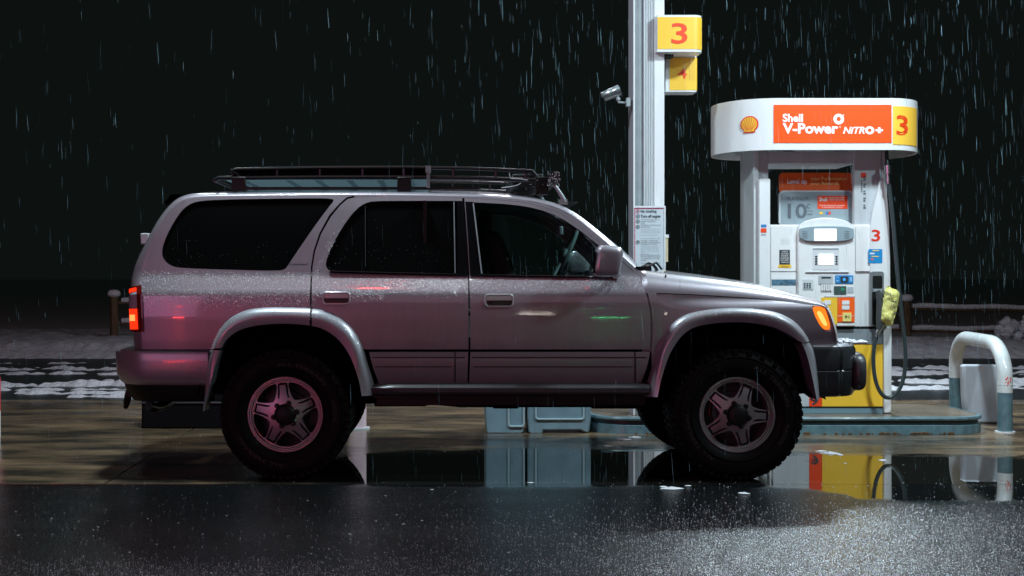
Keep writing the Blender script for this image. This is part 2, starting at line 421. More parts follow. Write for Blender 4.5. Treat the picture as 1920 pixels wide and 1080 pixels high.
# main body: roof, pillars, nose, quarter panels, wings
body = MB()
strip(PA, NA, 0, iTail, 0, 1, mb=body); strip(PA, NA, iTail, iWs, 0, 2, mb=body, nu=18); strip(PA, NA, iWs, iEnd, 0, 1.0, mb=body)
strip(PB, NB, 34, len(PB) - 1, 0, 2, mb=body)
QW = chaikin([(622, 372.5), (627, 376), (615, 390), (590, 424), (563, 463), (541, 496), (535, 505), (520, 508), (430, 506), (345, 503), (322, 500), (306, 487), (303, 470), (310, 447), (322, 423), (337, 399), (350, 386), (366, 378), (400, 374.5), (500, 372.5), (600, 371.5)], 2)
arch_r_in = [(405, 652), (415, 634), (436, 613), (470, 601), (520, 597), (582, 598)]
quarter = A_edge[:ia(12) + 1] + [(664, 366.5), (650, 370), (636, 382), (617, 404), (599, 437), (588, 470), (583, 500), (582, 530), (582, 598)] + arch_r_in[::-1][1:] + [(402, 655), (270, 655)]
quarter = [q for i, q in enumerate(quarter) if i == 0 or q != quarter[i - 1]][1:]
def clean(pts):
    o = []
    for p in pts:
        if not o or math.hypot(p[0] - o[-1][0], p[1] - o[-1][1]) > 1.2: o.append(p)
    if math.hypot(o[0][0] - o[-1][0], o[0][1] - o[-1][1]) < 1.2: o.pop()
    return o
pq = panel(clean(quarter), [QW], thick=0, step=.019); body.add(pq.v, pq.f); m_ = pq.mirror(); body.add(m_.v, m_.f)
wing = [(1201.5, 517), (1207, 528), (1211, 540)] + B_edge[:-1] + [(1567, 648), (1508, 648), (1492, 628), (1462, 610), (1420, 600), (1370, 598), (1320, 603), (1285, 616), (1262, 638), (1245, 668), (1238, 692), (1222, 692), (1221.2, 655), (1223.2, 630), (1223.2, 604), (1220.5, 577), (1214.6, 551), (1207.5, 531)]
LAMP = [(1522, 573.5), (1548, 574.5), (1553, 583), (1561, 604), (1564, 623), (1547, 621), (1537, 610), (1528, 592)]
pw = panel(clean(wing), [LAMP], thick=0, step=.019); body.add(pw.v, pw.f); m_ = pw.mirror(); body.add(m_.v, m_.f)
# roof rail band above the doors, A pillar web
rail = [(664, 366.2), (700, 366), (868, 368.5), (930, 371), (985, 376), (1020, 383), (1050, 393), (1078, 409), (1112, 436), (1150, 468), (1190, 503.2), (1203, 519)]
inner = [(1199, 519), (1185, 505.5), (1146, 472), (1108, 441), (1074, 413.5), (1047, 397.5), (1018, 387), (984, 379.5), (930, 374), (868, 371), (700, 368.5), (664, 369)]
pr = panel(rail + inner, thick=0); body.add(pr.v, pr.f); m_ = pr.mirror(); body.add(m_.v, m_.f)
# quarter lower skirt behind the rear arch and floor / inner shell
pf = panel([(1186, 502), (1202, 508), (1216, 520), (1232, 548), (1234, 600), (1230, 660), (1205, 660), (1207, 600), (1200, 550)], off=-.016, thick=0); body.add(pf.v, pf.f); m_ = pf.mirror(); body.add(m_.v, m_.f)
for k_ in (0,):   # close the rear corner of the bonnet down to the pillar foot
    h_ = xsec(PB, NB, 0, [k / 10 for k in range(11)]); q_ = [(x - .10, y + .035, z - .02) for x, y, z in h_]
    n_ = len(h_); body.add(h_ + q_, [(i, i + 1, n_ + i + 1, n_ + i) for i in range(n_ - 1)]); body.add([(x, -y, z) for x, y, z in h_ + q_], [(i, i + 1, n_ + i + 1, n_ + i) for i in range(n_ - 1)])
body.build('body', PAINT, suv, smooth=50)
hd = strip(PB, NB, 0, 34, 0, 2, nu=18); hood = hd.build('hood', PAINT, suv, smooth=50)
sm_ = [(a, b) for a, b in B_edge if 1228 < a < 1546]
both(panel([(a, b - .1) for a, b in sm_] + [(a, b + 1.3) for a, b in sm_[::-1]], off=.0012, thick=.003, step=.06), 'bonnet_seam', M['black'])
# cowl
cow = MB(); xa, za = PA[-1][0], PA[-1][1]; xb = PB[0][0]
cow.box(xa - .10, xb + .06, -.60, .60, za - .04, za + .012); cow.build('cowl', M['black'], suv)
ws = strip(PA, NA, iWs, iEnd, 1.02, 2, off=.001); ws.build('windshield', GLASS, suv, smooth=0)
tg = strip(PA, NA, 0, ia(3), 1, 2); tailgate = tg.build('tailgate', PAINT, suv)
tw = strip(PA, NA, ia(3), iTail, 1, 2); tw.build('rear_window', GLASS_D, suv)
qg = panel(QW, off=-.012, thick=0, step=.08); both(qg, 'quarter_window', GLASS_D)
# black rubber seal round quarter glass
def ring_panel(outer, k, off=.001, thick=.012, local=False):
    cx = sum(p[0] for p in outer) / len(outer); cy = sum(p[1] for p in outer) / len(outer)
    inn = []
    n = len(outer)
    for i in range(n):
        a, b = outer[i - 1], outer[(i + 1) % n]; t = Vector((b[0] - a[0], b[1] - a[1])).normalized()
        nx, ny = -t.y, t.x; p = outer[i]
        q = (p[0] + nx * k, p[1] + ny * k)
        if not inside(*q, outer): q = (p[0] - nx * k, p[1] - ny * k)
        inn.append(q)
    return panel(outer, [inn], off=off, thick=thick, step=.05)
both(ring_panel(QW, 2.2, off=-.004, thick=.01), 'window_seal', M['blackg'])

# doors
rd_front = [(878.5, 655), (878.5, 600), (877, 517), (871, 440), (866.5, 371.5)]
rear_door = rd_front + [(760, 368.6), (700, 369), (666, 370), (652, 373), (638, 385), (620, 407), (602, 439), (591, 471), (586, 500), (585, 530), (585, 598), (612, 607), (640, 627), (660, 655)]
front_door = [(882, 655), (882, 600), (880, 517), (875, 440), (870.5, 371.5), (930, 374.4), (984, 380), (1018, 387.5), (1047, 398), (1074, 414), (1108, 441.5), (1146, 472.5), (1183, 505.5), (1199, 519), (1205, 532), (1212, 552), (1218, 578), (1220.5, 605), (1220.5, 630), (1218.5, 655)]
RW = chaikin([(867.5, 379), (867, 376.8), (865, 376.6), (760, 376.5), (700, 377), (684, 381), (668, 392), (650, 414), (632, 442), (618, 470), (611, 490), (611, 500), (617, 508), (632, 511), (700, 512), (868, 515.5), (872, 515), (869, 450)], 1)
FW = chaikin([(881, 380), (885, 379), (960, 383), (1008, 391), (1048, 406), (1084, 429), (1118, 456), (1150, 484), (1160, 500), (1160, 514), (1140, 519.5), (1000, 518), (900, 516), (886, 515)], 1)
RWi = RW; FWi = FW
CAR_T = mat('door shut line', (.004, .004, .004), .7)
def door(poly, win, name, nm):
    p = panel(poly, [win], step=.019); q = p.mirror(); out = []
    for s_, mbx in ((-1, p), (1, q)):
        d = mbx.build(name, PAINT, suv, smooth=50); out.append(d)
        g = panel(win, off=-.014, thick=0, step=.08); g = g if s_ < 0 else g.mirror()
        g.build('window', GLASS if nm == 'f' else GLASS_D, d)
    return out
rds = door(rear_door, RW, 'rear_door', 'r'); fds = door(front_door, FW, 'front_door', 'f')
# black trims: B pillar and belt strips, thin vertical run channels
def trim(poly, name, parents, off=.004, m=M['blackg'], thick=.02, step=.05):
    p = panel(poly, off=off, thick=thick, step=step); p.build(name, m, parents[0]); p.mirror().build(name, m, parents[1])
trim([(857, 377), (869, 377.5), (873.5, 440), (878.2, 516.5), (858, 516)], 'pillar_trim', rds, thick=.006)
trim([(872.5, 378), (888, 378.5), (904, 517), (881.5, 516.8), (877, 440)], 'pillar_trim', fds, thick=.006)
trim([(617, 508.5), (700, 510.5), (858, 514.2), (878, 514.8), (878, 518), (700, 514), (622, 512)], 'belt_trim', rds, off=.008)
trim([(881.5, 514.8), (1000, 516.8), (1142, 519), (1158, 516), (1158, 521.5), (1000, 520), (881.5, 518)], 'belt_trim', fds, off=.008)
both(panel([(623, 507.6), (700, 509.6), (858, 513.4), (858, 514.3), (700, 510.6), (622, 508.6)], off=.012, thick=.01), 'belt_bead', M['chrome'])
both(panel([(905, 514.4), (1000, 515.8), (1112, 517.6), (1112, 518.6), (1000, 516.9), (905, 515.5)], off=.012, thick=.01), 'belt_bead', M['chrome'])
both(panel([(684.2, 386), (685.1, 386), (685.7, 500), (684.8, 500)], off=-.004, thick=.006), 'window_channel', M['dgrey'])
both(panel([(850, 378), (852, 378), (854.4, 512), (852.4, 512)], off=-.002, thick=.006), 'window_channel', M['mgrey'])
both(panel([(886, 381), (888.5, 381), (904.5, 513), (902, 513)], off=.006, thick=.006), 'window_channel', M['mgrey'])

# handles
HNDL = mat('silver handle', (.66, .67, .70), .28, .4, coat=.6)
def handle(px0, py0, px1, py1, dd):
    x0, z0 = side(px0, py1); x1, z1 = side(px1, py0); f = MB()
    wv = W((x0 + x1) / 2, (z0 + z1) / 2)
    o = rrect(x0, z0, x1, z1, .022); i = rrect(x0 + .010, z0 + .009, x1 - .010, z1 - .009, .016)
    f.poly(o, -wv - .012, -wv + .01, holes=[i]); a = f.build('handle', HNDL, dd[0], bevel=.003); b = f.mirror().build('handle', HNDL, dd[1], bevel=.003)
    c = MB(); c.box(x0 + .008, x1 - .008, -wv - .004, -wv + .004, z0 + .008, z0 + (z1 - z0) * .52); c.box(x0 + .012, x1 - .012, -wv - .010, -wv + .004, z0 + (z1 - z0) * .50, z1 - .010, 1)
    mm = [mat('handle recess', (.03, .025, .025), .35), HNDL]
    c.build('handle_grip', mm, dd[0], bevel=.002); c.mirror().build('handle_grip', mm, dd[1], bevel=.002)
handle(604, 547, 657, 571, rds); handle(909, 551, 963, 576, fds)
x0, z0 = side(921, 568); lk = MB(); lk.lathe([(0, -.006), (.007, -.006), (.008, 0)], 14, c=(x0, -W(x0, z0) - .002, z0)); lk.build('door_lock', M['black'], fds[0])
# badge on the rear pillar (script lettering too small to read)
bd = MB(); x0, z0 = side(542, 497.5); x1, z1 = side(578, 493.5)
vs, fs, _ = text_geo('Limited', .01, .3)
bd.add([(x0 + a * (x1 - x0), -W(x0, z0) - .004, z0 + b * (z1 - z0)) for a, b in vs], fs); bd.build('badge', M['black'], suv)
# fuel-cap seam and lower creases of body as thin dark lines are left to the panels' gaps

# sills / cladding on the doors
def groove(mb, x0p, x1p, yp, h, off, mi):
    pts = [(x0p, yp), (x1p, yp), (x1p, yp + h), (x0p, yp + h)]
    g = panel(pts, off=off, thick=.004, step=.1, mi=mi); mb.add(g.v, g.f, mi)
DARK = mat('cladding groove shade', (.02, .02, .02), .5)  # flat dark strips stand in for the shade in the grooves
def CLO(z): return .012 * math.sin(min(1, max(0, (z - .54) / .215)) * math.pi) - .010 * sst(.735, .757, z)
def cladding(poly, lines, name, dd):
    c = panel(poly, off=.004, thick=.03, step=.03, offfn=lambda x, z: CLO(z))
    for a, b, y, h in lines: 
        pts = sides([(a, y), (b, y), (b, y + h), (a, y + h)])
        g = MB(); L = densify(pts, .08)
        vs, fs, _ = fill2d(pts, (), .05)
        g.add([(x, -(W(x, z) + .0062 + CLO(z)), z) for x, z in vs], fs, 1); c.add(g.v, g.f, 1)
    c.build(name, [SILL, DARK], dd[0]); c.mirror().build(name, [SILL, DARK], dd[1])
cladding([(692, 660), (878, 660), (876, 722), (712, 722), (700, 690)], [(698, 872, 669, 2.2), (704, 848, 686.5, 1.6), (852, 854.5, 660, 60)], 'cladding', rds)
cladding([(882, 660), (1219, 660), (1212, 690), (1200, 722), (879.5, 722)], [(885, 1212, 669, 2.2), (888, 1186, 686.5, 1.6), (1189, 1192, 660, 58)], 'cladding', fds)

# side step
st = MB(); xs0 = side(690, 730)[0]; xs1 = side(1216, 730)[0]
prof = [(-.72, .585), (-.815, .578), (-.862, .566), (-.875, .548), (-.872, .522), (-.855, .506), (-.70, .500)]
nst = 24; vs = []
for i in range(nst + 1):
    x = xs0 + (xs1 - xs0) * i / nst
    t = min(1, (x - xs0) / .12); 
    vs += [(x, y + (1 - t) * .03, z - (1 - t) * .012 * (z > .55)) for y, z in prof]
k = len(prof); st.add(vs, [(i * k + j, i * k + j + 1, (i + 1) * k + j + 1, (i + 1) * k + j) for i in range(nst) for j in range(k - 1)] + [tuple(range(k)), tuple(range(nst * k, nst * k + k))])
both(st, 'side_step', STEP)
st2 = MB(); st2.box(xs0 + .05, xs1 - .02, -.80, -.70, .44, .499); st2.box(xs0 + .03, xs1, -.845, -.80, .488, .4995)
both(st2, 'sill_rail', M['black'])

# wheel arch flares
def flare(outer, inner, name='fender_flare', cut=None, split=None):
    o = cr(outer, 5); i_ = cr(inner, 5); n = min(len(o), len(i_))
    mb = MB(); us = [0, .08, .2, .35, .5, .6, .7, .85, 1.0]; rows = []
    bul = [0.0, .018, .038, .052, .058, .058, .057, .054, .050]
    for q in range(n):
        O = side(*o[q]); I = side(*i_[q]); row = []
        w0 = W(*O); wI = .848
        for u, b in zip(us, bul):
            x = O[0] + (I[0] - O[0]) * u; z = O[1] + (I[1] - O[1]) * u
            row.append((x, -(w0 * (1 - u) + (wI if z > .6 else wI) * u + b * 0.85 + (-.003 if u == 0 else 0)), z))
        row.append((row[-1][0], -.70, row[-1][2])); rows.append(row)
    k = len(rows[0]); mb.add([p for r in rows for p in r], [(a * k + j, a * k + j + 1, (a + 1) * k + j + 1, (a + 1) * k + j) for a in range(n - 1) for j in range(k - 1)])
    return mb
r_out = [(397, 652), (403, 634), (414, 614), (434, 594), (462, 581), (500, 576), (545, 576), (582, 577)]
r_in = [(417, 652), (424, 640), (437, 627), (455, 617), (483, 610), (515, 607), (550, 607), (582, 610)]
both(flare(r_out, r_in), 'fender_flare', CLAD)
r_out2 = [(586, 578), (605, 581), (628, 590), (648, 603), (665, 621), (678, 645), (688, 675), (700, 712), (705, 740)]
r_in2 = [(586, 611), (600, 614), (617, 622), (633, 634), (647, 650), (659, 670), (668, 692), (676, 718), (680, 740)]
both(flare(r_out2, r_in2), 'fender_flare', CLAD, parent=suv)
r_out3 = [(383, 768), (384, 740), (386, 705), (390, 678), (396, 656)]
r_in3 = [(388, 768), (394, 740), (400, 712), (407, 684), (416, 656)]
both(flare(r_out3, r_in3), 'fender_flare', CLAD)
f_out = [(1204, 742), (1214, 715), (1223, 685), (1232, 655), (1245, 628), (1263, 604), (1290, 588), (1330, 580), (1375, 577), (1420, 579), (1458, 586), (1488, 601), (1508, 622), (1517, 638)]
f_in = [(1228, 742), (1234, 718), (1241, 695), (1250, 670), (1262, 648), (1278, 628), (1300, 614), (1332, 607), (1375, 604), (1412, 606), (1444, 612), (1470, 623), (1488, 635), (1500, 642)]
both(flare(f_out, f_in), 'fender_flare', CLAD)
f_out2 = [(1519, 642), (1526, 655), (1531, 680), (1534, 710), (1536, 744)]
f_in2 = [(1498, 643), (1505, 660), (1511, 685), (1516, 715), (1520, 746)]
both(flare(f_out2, f_in2), 'fender_flare', CLAD)
# wheel wells
WX = [unproj(535, 777, .84)[0], unproj(1382, 781, .84)[0]]; WR = .388
for wx in WX:
    for sg in (-1, 1):
        ww = MB(); ww.lathe([(.535, 0), (.545, .10), (.55, .52)], 30, c=(wx, -.815, WR + .02), a0=7, a1=173)
        ww.lathe([(.0, .47), (.55, .47)], 30, c=(wx, -.80, WR + .02), a0=7, a1=173)
        if sg > 0: ww = ww.mirror()
        ww.build('wheel_well', M['well'], suv)
# inner shell, chassis
ch = MB()
ch.box(-2.20, -1.92, -.66, .66, .47, .74); ch.box(-.80, 0.76, -.70, .70, .50, .78)
for sgn in (-1, 1):
    y = sgn * .42
    ch.tube([(-2.15, y, .50), (-1.7, y, .54), (-1.2, y, .60), (-.75, y, .48), (-.3, y, .44), (.6, y, .44), (.95, y, .50), (1.4, y, .55), (1.95, y, .52)], .05, 8)
ch.tube([(WX[0], -.62, WR), (WX[0], .62, WR)], .055, 10); ch.blob((WX[0], .0, WR), .15, .14, .14)
ch.tube([(WX[1], -.62, WR), (WX[1], .62, WR)], .045, 10); ch.blob((WX[1], .22, WR), .13, .12, .12)
ch.box(-.82, -.50, -.62, -.1, .415, .5); ch.box(-.10, .06, -.60, -.2, .40, .5); ch.box(.20, .42, -.62, .2, .425, .5); ch.box(.50, .80, -.60, -.1, .40, .5); ch.box(-.55, -.1, -.55, .1, .435, .5)
ch.tube([(-.2, .0, .45), (.5, 0, .44), (WX[1], .2, WR)], .04, 8); ch.tube([(-.2, .0, .45), (WX[0], 0, WR)], .04, 8)
ch.box(1.90, 1.98, -.6, .6, .53, .74); 
ch.build('chassis', M['well'], suv, bevel=.01)
ex = MB(); ex.tube(cr([(-2.04, -.35, .50), (-2.10, -.47, .43), (-2.15, -.56, .405), (-2.19, -.64, .42)], 5), .03, 12); ex.build('exhaust_pipe', M['chrome'], suv)
hk = MB(); hk.tube(cr([(-2.32, -.60, .50), (-2.33, -.60, .44), (-2.34, -.60, .40)], 3), [.02, .022, .022, .022, .018, .016, .012], 8); hk.box(-2.33, -2.20, -.64, -.56, .475, .51); hk.build('tow_hook', M['black'], suv)

# bumpers: swept profile round the corner
def sweep(path, prof, mb=None, mi=0, cap=True):
    mb = mb or MB(); P = [Vector(p) for p in path]; rows = []
    for i in range(len(P)):
        t = (P[min(i + 1, len(P) - 1)] - P[max(i - 1, 0)]).normalized(); n = Vector((t.y, -t.x))
        rows.append([(P[i].x + n.x * o, P[i].y + n.y * o, z) for o, z in prof])
    k = len(prof); mb.add([p for r in rows for p in r], [(a * k + j, a * k + j + 1, (a + 1) * k + j + 1, (a + 1) * k + j) for a in range(len(rows) - 1) for j in range(k - 1)] + ([tuple(range(k))[::-1], tuple(range((len(rows) - 1) * k, len(rows) * k))] if cap else []), mi)
    return mb
def arc(c, rx, ry, a0, a1, n=8): return [(c[0] + rx * math.cos(R(a0 + (a1 - a0) * k / n)), c[1] + ry * math.sin(R(a0 + (a1 - a0) * k / n))) for k in range(n + 1)]
# rear bumper path runs far side -> rear -> near side so that the normal points out
xr0 = side(391, 690)[0]
path = [(xr0, .80), (-2.0, .80)] + arc((-2.14, .55), .215, .24, 90, 180) + arc((-2.14, -.55), .215, .24, 180, 270) + [(-2.0, -.80), (xr0, -.80)]
rb = sweep(path, [(-.12, .762), (.03, .765), (.043, .757), (.048, .74), (.044, .66), (.04, .615), (.02, .575), (-.02, .545), (-.12, .535)])
BUMP_UP = [v for v in rb.v]
rb.build('rear_bumper', CLAD, suv, smooth=35)
rbl = sweep(path, [(-.10, .60), (.0, .57), (-.02, .50), (-.06, .455), (-.2, .45)]); rbl.build('bumper_skirt', M['black'], suv)
# front bumper
xf0 = side(1521, 700)[0]
fpath = [(xf0, -.80), (1.93, -.79)] + arc((1.93, -.48), .15, .29, -90, -5) + [(2.10, -.2), (2.11, 0), (2.10, .2)] + arc((1.93, .48), .15, .29, 5, 90) + [(1.93, .79), (xf0, .80)]
BUMPD = mat('dark wet bumper', (.028, .032, .034), .22, coat=.6, coatr=.08)
fb = sweep(fpath, [(-.16, .800), (.0, .795), (.026, .785), (.036, .765), (.036, .655), (.030, .648), (.036, .640), (.034, .52), (.015, .492), (-.06, .485), (-.16, .50)])
fb.build('front_bumper', BUMPD, suv, smooth=35)
ft = sweep(fpath, [(-.17, .802), (-.005, .803), (.020, .796), (.026, .788), (-.16, .788)]); ft.build('bumper_top', CLAD, suv)
for sg in (-1, 1):
    ov = MB(); ov.blob((2.090, sg * .50, .632), .050, .27, .118, .5, 14); ov.build('bumper_guard', M['dgrey'], suv)
gr = MB()
for k_ in range(6): gr.box(1.93, 1.96, -.45, .45, .84 + k_ * .028, .855 + k_ * .028)
gr.build('grille', M['black'], suv)

# lamps
def lens(poly, off, m, name, parent=suv, thick=.02, mirrored=True):
    p = panel(poly, off=off, thick=thick, step=.03); a = p.build(name, m, parent)
    return a
hl = lens(LAMP, -.006, M['lens'], 'headlight'); 
lens(chaikin([(1522.5, 574.6), (1545, 575.2), (1551, 588), (1558.5, 617), (1547, 619), (1537, 609), (1527, 592)], 1), -.002, M['turn'], 'turn_signal', hl)
lens(chaikin([(1531, 584), (1539, 583), (1548, 600), (1552, 612), (1544, 610), (1535, 594)], 2), .000, M['turnh'], 'bulb', hl)
hl2 = panel(LAMP, off=-.006).mirror().build('headlight', M['lens'], suv)
hs = strip(PB, NB, 35, 46, .02, 1.3, off=.006, full=False, nu=8); hs.build('headlight_front', mat('lens paled as lit', (.80, .78, .78), .25, coat=1, bump=(60, .4, .003)), hl)  # clear lens coloured paler, standing in for light caught in it
def tail(y0, y1, u0, u1, off, m, name, parent, full=False):
    idx = [i for i, e in enumerate(EA2) if y0 <= e[1] <= y1]
    return strip(PA, NA, idx[0], idx[-1], u0, u1, off=off, full=full, nu=8).build(name, m, parent)
# finer rows for the lamp
ET = [(270.0 - (620 - y) * .05, y, .094 - max(0, 565 - y) * .0002, .13, .02) for y in np.linspace(622, 534, 45)]
PT, NT, ET2 = prep(ET)
def tl(y0, y1, u0, u1, off, m, name, parent):
    idx = [i for i, e in enumerate(ET2) if y0 <= e[1] <= y1]
    mbs = strip(PT, NT, idx[0], idx[-1], u0, u1, off=off, full=False, nu=8)
    return mbs.build(name, m, parent)
th = tl(533, 622, 0.0, 1.15, .010, M['taild'], 'tail_light', suv)
tl(578, 617, .20, 1.12, .014, M['tail'], 'lit_lens', th); tl(589, 601, .30, .62, .017, M['tailh'], 'bulb', th)
tl(545, 577, .20, 1.12, .014, M['lens'], 'clear_lens', th); tl(537, 544, .20, 1.12, .014, M['tail'], 'lens_cap', th)
strip(PT, NT, 0, len(PT) - 1, 0, 1.15, off=.010, full=False, nu=8).mirror().build('tail_light', M['taild'], suv)

# mirrors
def mirror_mb():
    mx, mz = unproj(1141, 489, .96)
    mb = MB()
    def fn(x, y, z):
        t = (x + .1) / .2
        return (x + .012 * z / .08, y + .02 * t, z * (1.0 - .10 * t) - .018 * max(0, t - .5))
    mb.blob((mx - .004, -.935, mz), .082, .10, .094, .42, 18, fn=fn)
    mb.tube(cr([(mx + .03, -.93, mz - .055), (mx + .05, -.88, mz - .07), (mx + .06, -.80, mz - .075)], 4), .032, 12)
    g = MB(); g.box(mx - .092, mx - .086, -1.015, -.865, mz - .07, mz + .07)
    p = MB(); p.poly(rrect(mx - .035, mz - .055, mx + .052, mz + .065, .015), -1.042, -1.02)
    return mb, g, p
a, g, p_ = mirror_mb()
for mir in (0, 1):
    q = a.mirror() if mir else a
    mo = q.build('mirror', PAINT, fds[mir], smooth=60); (g.mirror() if mir else g).build('mirror_glass', GLASS_D, mo)
# steering wheel, seats, dash, far things seen through the front glass
it = MB()
it.box(-1.9, .75, -.60, .60, .965, .985); it.box(.72, 1.02, -.60, .60, .98, 1.12); it.build('cabin_floor', M['black'], suv)
ds = MB(); ds.box(.62, 1.10, -.66, .66, 1.02, 1.185); ds.build('dashboard', M['seatl'], suv, bevel=.03)
for yy in (-.36, .36):
    se = MB(); se.blob((-.02, yy, 1.16), .085, .22, .33, .5, 12, fn=lambda x, y, z: (x - z * .30, y, z)); se.blob((.18, yy, .86), .25, .24, .09, .5, 12)
    se.blob((-.14, yy, 1.53), .045, .12, .085, .6, 10); se.build('seat', M['seat'], suv)
se = MB(); se.blob((-.92, 0, 1.12), .09, .62, .30, .4, 12, fn=lambda x, y, z: (x - z * .2, y, z)); se.build('rear_seat', M['seat'], suv)
sw = MB(); cwx, cwz = unproj(1077, 470, .36)
vs = []
c_ = Vector((cwx, .36, cwz - .03)); ax = Vector((-.90, 0, .42)).normalized(); e1 = Vector((0, 1, 0)); e2 = ax.cross(e1)
sw.tube([c_ + e1 * .19 * math.cos(R(a_)) + e2 * .19 * math.sin(R(a_)) for a_ in range(0, 361, 12)], .013, 8)
for a_ in (0, 180, 270): sw.bar(c_, c_ + e1 * .185 * math.cos(R(a_)) + e2 * .185 * math.sin(R(a_)), .012, .010, 6)
sw.blob(c_, .04, .06, .06); sw.build('steering_wheel', M['seatl'], suv)
rm = MB(); rm.box(.34, .37, -.12, .12, 1.47, 1.53); rm.build('rear_view_mirror', M['mgrey'], suv, bevel=.01)
# headlining under the roof
hlg = MB(); hlg.box(-1.9, .42, -.58, .58, 1.655, 1.662); hlg.build('headlining', M['seat'], suv)
pt = MB(); pt.box(-.52, -.50, -.74, .74, .80, 1.66); pt.box(-.50, -.48, -.62, .62, .8, 1.6); pt.build('cabin_partition', M['black'], suv)

# wipers, washer nozzle
wp = MB(); X0, Z0 = unproj(1203, 503, .5)
wp.tube(cr([(X0, -.52, Z0), (X0 + .045, -.50, Z0 + .03), (X0 + .085, -.46, Z0 + .012), (X0 + .11, -.42, Z0 - .02)], 4), .010, 6)
wp.tube([(X0 - .04, -.50, Z0 + .01), (X0 + .02, -.1, Z0 + .03)], .008, 6); wp.blob((X0 + .02, -.53, Z0 + .005), .03, .02, .018)
wp.tube([(X0 + .02, -.56, Z0 + .005), (X0 + .09, -.5, Z0 + .035), (X0 + .13, -.46, Z0 - .005)], .007, 6)
wp.build('wiper', M['black'], suv)
nx_, nz_ = unproj(1245, 523, .72); nb = MB(); nb.blob((nx_, -.765, nz_), .014, .012, .012); nb.bar((nx_, -.77, nz_), (nx_ + .002, -.775, nz_ + .026), .006, .004, 6); nb.build('washer_nozzle', M['black'], suv)
# spoiler and rear wiper
sp = MB(); sx, sz = unproj(330, 372, .5)
vs = []
for y in np.linspace(-.56, .56, 13):
    e = 1 - (abs(y) / .56) ** 4 * .25
    vs += [(sx + .06, y, sz + .028 * e), (sx - .02, y, sz + .028 * e), (sx - .085 * e, y, sz - .03), (sx - .07 * e, y, sz - .045), (sx + .0, y, sz - .01)]
sp.add(vs, [(i * 5 + j, i * 5 + (j + 1) % 5, (i + 1) * 5 + (j + 1) % 5, (i + 1) * 5 + j) for i in range(12) for j in range(5)]); sp.build('spoiler', M['dgrey'], suv)
rw_ = MB(); rx, rz_ = unproj(270, 448, .25); rw_.box(rx - .012, rx + .04, -.30, -.18, rz_ - .035, rz_ + .035); rw_.build('rear_wiper', M['lgrey'], suv, bevel=.006)

# roof rack
rk = MB(); wy = .60
def rp(px, py, wv=wy): x, z = unproj(px, py, wv); return (x, -wv, z)
def bothy(mb, pts, r, n=8, mi=0):
    mb.tube(pts, r, n, mi); mb.tube([(a, -b, c) for a, b, c in pts], r, n, mi)
low = [rp(402, 338), rp(410, 334), rp(440, 333.5), rp(600, 332), rp(760, 332), rp(900, 334), rp(1000, 338), rp(1024, 340)]
upp = [rp(434, 320), rp(445, 317.5), rp(600, 314.5), rp(760, 313.8), rp(880, 316), rp(950, 318.5), rp(998, 321)]
bothy(rk, low, .013); bothy(rk, upp, .011)
xa_, za_ = rp(434, 333)[0], rp(434, 333)[2]; xb_, zb_ = rp(1000, 336)[0], rp(600, 320)[2]
rk.tube([low[0], (low[0][0], wy, low[0][2])], .013, 8); rk.tube([upp[0], (upp[0][0], wy, upp[0][2])], .011, 8)
rk.tube([low[-1], (low[-1][0], wy, low[-1][2])], .013, 8); rk.tube([upp[-1], (upp[-1][0], wy, upp[-1][2])], .011, 8)
bothy(rk, [rp(997, 321), rp(1008, 333), rp(1025, 340)], .011); bothy(rk, [rp(434, 320), rp(444, 326), rp(450, 333)], .012)
for px in (437, 520, 600, 680, 757, 850, 930, 985): bothy(rk, [rp(px, 316), rp(px, 334)], .008, 6)
rack = rk.build('roof_rack', M['dmetal'], suv)
for sg in (1, -1):
    pts = [rp(437, 319), rp(700, 316.5), rp(800, 317), rp(800, 335), rp(437, 336)]
    rs = MB(); rs.poly([(p[0], p[2]) for p in pts], -sg * (wy - .004), -sg * (wy - .010)); rs.build('side_plate', M['well'], rack)
fl = MB(); x0 = rp(455, 336)[0]; x1 = rp(800, 336)[0]; zf = rp(600, 336)[2]
fl.add([(x0 - .12, -.57, zf), (x1, -.57, zf), (x1, .57, zf), (x0 - .12, .57, zf)], [(0, 1, 2, 3)], 0)
for px in (460, 545, 600, 660, 718, 775): 
    x = rp(px, 336)[0]; fl.add([(x - .04, -.565, zf - .004), (x, -.565, zf - .004), (x, .565, zf - .004), (x - .04, .565, zf - .004)], [(0, 1, 2, 3)], 1)
TRL = bpy.data.materials.new('translucent rack sheet'); TRL.use_nodes = True  # translucency added so lamp light from above brightens the underside
_n = TRL.node_tree.nodes; _L = TRL.node_tree.links; _t = _n.new('ShaderNodeBsdfTranslucent'); _t.inputs[0].default_value = (.045, .066, .074, 1); _m = _n.new('ShaderNodeMixShader'); _m.inputs[0].default_value = .6
_n['Principled BSDF'].inputs['Base Color'].default_value = (.09, .12, .13, 1); _L.new(_n['Principled BSDF'].outputs[0], _m.inputs[1]); _L.new(_t.outputs[0], _m.inputs[2]); _L.new(_m.outputs[0], _n['Material Output'].inputs[0])
TR2 = TRL.copy(); TR2.name = 'translucent rack slat'; TR2.node_tree.nodes['Principled BSDF'].inputs['Base Color'].default_value = (.7, .75, .75, 1)  # brighter slats stand in for light bounced off the roof
for _q in TR2.node_tree.nodes:
    if _q.type == 'BSDF_TRANSLUCENT': _q.inputs[0].default_value = (.75, .82, .84, 1)
fl.build('rack_floor', [TRL, TR2], rack, smooth=0)
